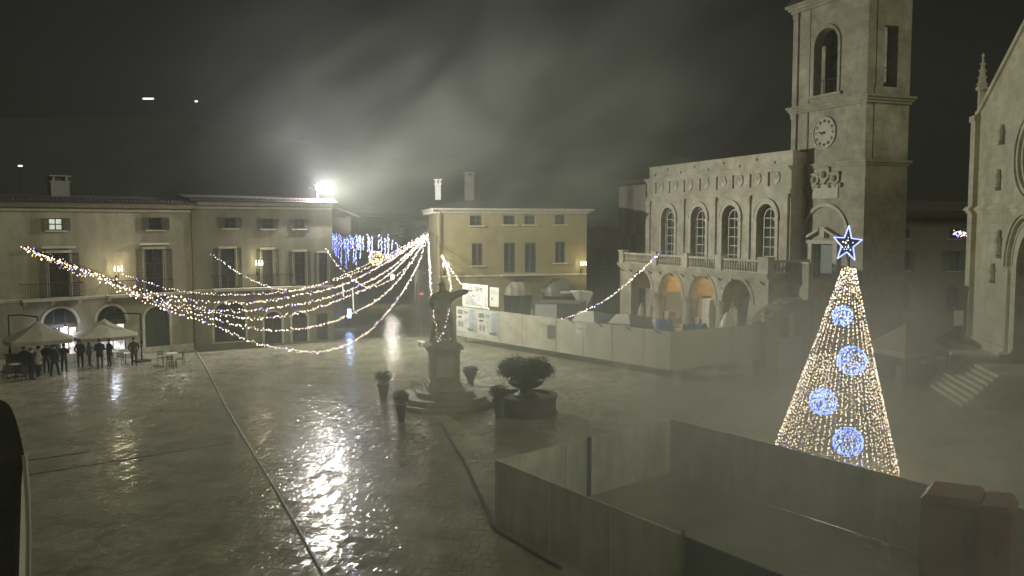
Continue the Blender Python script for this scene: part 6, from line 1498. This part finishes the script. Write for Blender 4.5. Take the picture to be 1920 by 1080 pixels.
def make_table():
    e = empty('bistro_table', (0, 0, 0), 0, 'x', 'table', 'cafe tables')
    MB().lathe([(0.34, 0.71), (0.35, 0.72), (0.35, 0.74), (0.33, 0.75)], n=20).build('tabletop', M['white'], e)
    MB().cyl((0, 0, 0.03), (0, 0, 0.71), 0.03, None, 8).build('column', M['iron'], e)
    MB().lathe([(0.24, -0.02), (0.24, 0.01), (0.05, 0.05)], n=16).build('foot', M['iron'], e); return e
def make_chair():
    e = empty('cafe_chair', (0, 0, 0), 0, 'x', 'chair', 'cafe chairs')
    MB().box(-0.21, 0.21, -0.21, 0.21, 0.43, 0.46).build('seat', M['wood'], e)
    b = MB()
    for z in (0.58, 0.68, 0.78): b.box(-0.2, 0.2, 0.19, 0.215, z, z + 0.06)
    b.build('backrest', M['wood'], e)
    for sx in (-1, 1):
        MB().cyl((sx * 0.19, -0.19, 0.43), (sx * 0.21, -0.22, -0.02), 0.016, None, 6).build('leg', M['iron'], e); MB().cyl((sx * 0.19, 0.22, 0.88), (sx * 0.21, 0.23, -0.02), 0.016, None, 6).build('leg', M['iron'], e)
    return e
T0, C0 = make_table(), make_chair(); first = [True, True]
def put(proto, k, px, py, rz, lab):
    p = on_z(px, py); p.z = 0.0
    o = proto if first[k] else copy_tree(proto); first[k] = False
    o.location = p; o.rotation_euler = (0, 0, rz); o['label'] = lab
put(T0, 0, 322, 684, 0, 'small cafe table left outside the closed arched door')
put(T0, 0, 212, 681, 0, 'small cafe table before the second lit shop window')
put(T0, 0, 236, 684, 0, 'small cafe table next to the right parasol mast')
put(T0, 0, 30, 706, 0, 'small cafe table at the far left edge of the terrace')
put(C0, 1, 306, 683, 1.2, 'empty cafe chair left of the table by the arched door')
put(C0, 1, 337, 686, -1.4, 'empty cafe chair right of the table by the arched door')
put(C0, 1, 322, 692, 3.1, 'empty cafe chair in front of the table by the arched door')
put(C0, 1, 200, 686, 2.0, 'empty cafe chair left of the table at the second shop window')
put(C0, 1, 224, 686, -2.4, 'empty cafe chair between the two tables under the right parasol')
put(C0, 1, 18, 712, 2.6, 'empty cafe chair at the far left edge of the terrace')
put(C0, 1, 44, 714, -2.2, 'empty cafe chair beside the leftmost cafe table')
def counter():
    p = on_z(46, 700); e = empty('bar_counter', (p.x - 0.3, p.y + 0.5, 0), R(38), 'dark outdoor bar counter behind the leftmost guests', 'counter')
    MB().box(-0.9, 0.9, -0.3, 0.3, -0.02, 1.05).build('body', M['wood'], e); MB().box(-1.0, 1.0, -0.38, 0.38, 1.051, 1.11).build('worktop', M['darkpot'], e)
counter()

# ------------------------------------------------------------------ stalls near the church
def tent(px, py_top, px0, px1, py_e, Y, lab, m, rz):
    c = at_y(px, py_e, Y); w = (at_y(px1, py_e, Y).x - at_y(px0, py_e, Y).x) / 2; zt = at_y(px, py_top, Y).z
    e = empty('market_tent', (c.x, c.y, 0), rz, lab, 'tent', 'market tents near the church'); w *= 0.8
    MB().add([(-w, -w, c.z), (w, -w, c.z), (w, w, c.z), (-w, w, c.z), (0, 0, zt), (-w, -w, c.z - 0.3), (w, -w, c.z - 0.3), (w, w, c.z - 0.3), (-w, w, c.z - 0.3)], [(0, 1, 4), (1, 2, 4), (2, 3, 4), (3, 0, 4), (0, 5, 6, 1), (1, 6, 7, 2), (2, 7, 8, 3), (3, 8, 5, 0)]).build('canopy', m, e)
    for sx in (-1, 1):
        for sy in (-1, 1): MB().cyl((sx * w * 0.97, sy * w * 0.97, -0.03), (sx * w * 0.97, sy * w * 0.97, c.z), 0.035, None, 6).build('leg', M['steel'], e)
    MB().add([(-w * .96, w * .95, 0.0), (w * .96, w * .95, 0.0), (w * .96, w * .95, c.z - 0.1), (-w * .96, w * .95, c.z - 0.1)], [(0, 1, 2, 3)]).build('back_sheet', m, e)
    MB().box(-w * 0.8, w * 0.8, -w * 0.7, -w * 0.4, -0.02, 0.95).build('counter', M['wood'], e)
tent(1697, 607, 1632, 1762, 652, 47.5, 'brown market tent with pointed roof left of the church steps', M['browncanvas'], R(20))
tent(1795, 612, 1744, 1846, 650, 58.0, 'darker market tent tucked behind the church corner', mat('dark_canvas', (0.12, 0.10, 0.075), 0.6, 0.15, 2, 0.1), R(20))
def white_board():
    p = at_y(1808, 608, 62.0); q = at_y(1788, 582, 62.0); w = p.x - q.x; e = empty('white_screen', (p.x, p.y, 0), R(4), 'white screen panel on posts behind the tents beside the church', 'panel')
    MB().box(-w, w, 0, 0.06, p.z - 0.1, q.z).build('panel', M['white'], e)
    for x in (-w, w): MB().cyl((x, 0.09, -0.03), (x, 0.09, q.z + 0.12), 0.05, None, 8).ball((x, 0.09, q.z + 0.16), 0.1).build('post', M['steel'], e)
white_board()
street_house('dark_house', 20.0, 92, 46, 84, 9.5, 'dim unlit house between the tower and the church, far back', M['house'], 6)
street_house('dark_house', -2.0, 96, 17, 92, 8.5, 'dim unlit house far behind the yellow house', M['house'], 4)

# distant lamps on the hillside
for (px, py, w, lab) in ((278, 185, 0.7, 'short bright strip of light high on the dark hillside'), (368, 190, 0.16, 'tiny single lamp right of the bright strip on the hillside'), (38, 311, 0.25, 'tiny lamp low on the hillside at far left')):
    Y = 113.0; p = at_y(px, py, Y); e = empty('hill_lamp', p, 0, lab, 'lamp', 'lamps on the hillside')
    MB().box(-w, w, -0.1, 0.1, -0.1, 0.1).build('lit_glass', emit('hill_lamp_glass', (0.95, 1.0, 0.9), 1.6), e); MB().cyl((0, 0, -4), (0, 0, -0.14), 0.04, None, 6).build('pole', M['iron'], e)

# ------------------------------------------------------------------ near left corner beside the camera
def near_corner():
    Y = 6.0; e0 = at_y(0, 750, Y)
    P = [(-260, 1300), (-260, 738), (-60, 742), (-20, 745), (0, 749), (10, 753), (18, 760), (24, 771), (30, 787), (36, 808), (41, 830), (45, 850), (42, 960), (32, 1300)]
    a = [at_y(x, y, Y) for x, y in P]; o = a[11].copy()
    e = empty('parapet_corner', o, 0, 'dark rounded parapet corner close to the camera at the left edge', 'parapet')
    MB().poly_xz([(p.x - o.x, p.z - o.z) for p in a], -0.6, 0.0).build('masonry', M['dark'], e)
    P2 = [(47, 852), (53, 930), (55, 1000), (54, 1090), (53, 1250), (26, 1250), (31, 1090), (37, 1000), (42, 930)]
    b = [at_y(x, y, Y) for x, y in P2]; o2 = b[0].copy()
    e2 = empty('metal_post', o2, 0, 'pale tapering metal post against the dark parapet corner', 'post')
    MB().poly_xz([(p.x - o2.x, p.z - o2.z) for p in b], -0.02, 0.03).build('blade', M['white'], e2)
    MB().poly_xz([(p.x - o2.x + 0.012, p.z - o2.z) for p in b[:5]] + [(p.x - o2.x - 0.004, p.z - o2.z) for p in b[4::-1]], -0.035, -0.021).build('edge_strip', M['canvas'], e2)
near_corner()

# ------------------------------------------------------------------ mist and rain-haze
hz = MB().box(-119.0, 119.0, -19.5, 139.0, -1.05, 34.0).build('haze', M['hill'])
hm = bpy.data.materials.new('rain_haze'); hm.use_nodes = True
hn, hl = hm.node_tree.nodes, hm.node_tree.links
hn.remove(hn['Principled BSDF']); pv = hn.new('ShaderNodeVolumePrincipled')
pv.inputs['Color'].default_value = (0.93, 0.96, 0.94, 1); pv.inputs['Density'].default_value = HAZE_DENSITY; pv.inputs['Anisotropy'].default_value = 0.35
hl.new(pv.outputs['Volume'], hn['Material Output'].inputs['Volume'])
hz.data.materials.clear(); hz.data.materials.append(hm); tag(hz, 'thin rainy night mist filling the whole square', kind='stuff')

def mist(name, c, rad, dens, scale, lab, thr=(0.42, 0.72), seed=0.0):
    """a drifting bank of mist: lumpy density fading to nothing at its edge"""
    o = MB().ball((0, 0, 0), 1.0, 24, 14).build(name, M['hill'], None, c); o.scale = rad; o.data.materials.clear()
    m = bpy.data.materials.new(name); m.use_nodes = True; n, l = m.node_tree.nodes, m.node_tree.links
    n.remove(n['Principled BSDF']); v = n.new('ShaderNodeVolumePrincipled'); l.new(v.outputs['Volume'], n['Material Output'].inputs['Volume'])
    v.inputs['Color'].default_value = (0.94, 0.97, 0.93, 1); v.inputs['Anisotropy'].default_value = 0.0
    tc = n.new('ShaderNodeTexCoord'); ln = n.new('ShaderNodeVectorMath'); ln.operation = 'LENGTH'; l.new(tc.outputs['Object'], ln.inputs[0])
    mr = n.new('ShaderNodeMapRange'); mr.interpolation_type = 'SMOOTHSTEP'; mr.inputs[1].default_value = 1.0; mr.inputs[2].default_value = 0.25; mr.inputs[3].default_value = 0.0; mr.inputs[4].default_value = 1.0
    l.new(ln.outputs['Value'], mr.inputs[0])
    g = n.new('ShaderNodeNewGeometry'); mp = n.new('ShaderNodeMapping'); mp.inputs['Scale'].default_value = (0.62, 1, 1.2); mp.inputs['Location'].default_value = (seed, seed * 2, 0)
    no = n.new('ShaderNodeTexNoise'); no.inputs['Scale'].default_value = scale; no.inputs['Detail'].default_value = 5; no.inputs['Distortion'].default_value = 0.9
    m0 = n.new('ShaderNodeMapping'); m0.inputs['Rotation'].default_value = (0, 0.62, 0); l.new(g.outputs['Position'], m0.inputs['Vector']); l.new(m0.outputs['Vector'], mp.inputs['Vector']); l.new(mp.outputs['Vector'], no.inputs['Vector'])
    m2 = n.new('ShaderNodeMapRange'); m2.inputs[1].default_value = thr[0]; m2.inputs[2].default_value = thr[1]; m2.inputs[3].default_value = 0.12; m2.inputs[4].default_value = 1.0
    l.new(no.outputs['Fac'], m2.inputs[0])
    mu = n.new('ShaderNodeMath'); mu.operation = 'MULTIPLY'; l.new(mr.outputs[0], mu.inputs[0]); l.new(m2.outputs[0], mu.inputs[1])
    m3 = n.new('ShaderNodeMath'); m3.operation = 'MULTIPLY'; m3.inputs[1].default_value = dens; l.new(mu.outputs[0], m3.inputs[0]); l.new(m3.outputs[0], v.inputs['Density'])
    o.data.materials.append(m); tag(o, lab, kind='stuff'); return o
cy.volume_step_rate = 4.0; cy.volume_max_steps = 64
mist('mist', (1.0, 62.0, 17.5), (29, 20, 14.5), 0.0155, 0.16, 'lumpy bank of mist glowing round the floodlight', thr=(0.43, 0.64), seed=5.0)
mist('mist', (6.0, 29.5, 3.2), (26, 25, 6.2), 0.058, 0.16, 'low drifting mist round the light tree and the near fence', seed=9.0)
mist('mist', (7.5, 19.5, 2.6), (10.5, 10.0, 6.3), 0.085, 0.30, 'thin mist drifting over the near fenced plot and the red cabins', thr=(0.38, 0.66), seed=14.0)
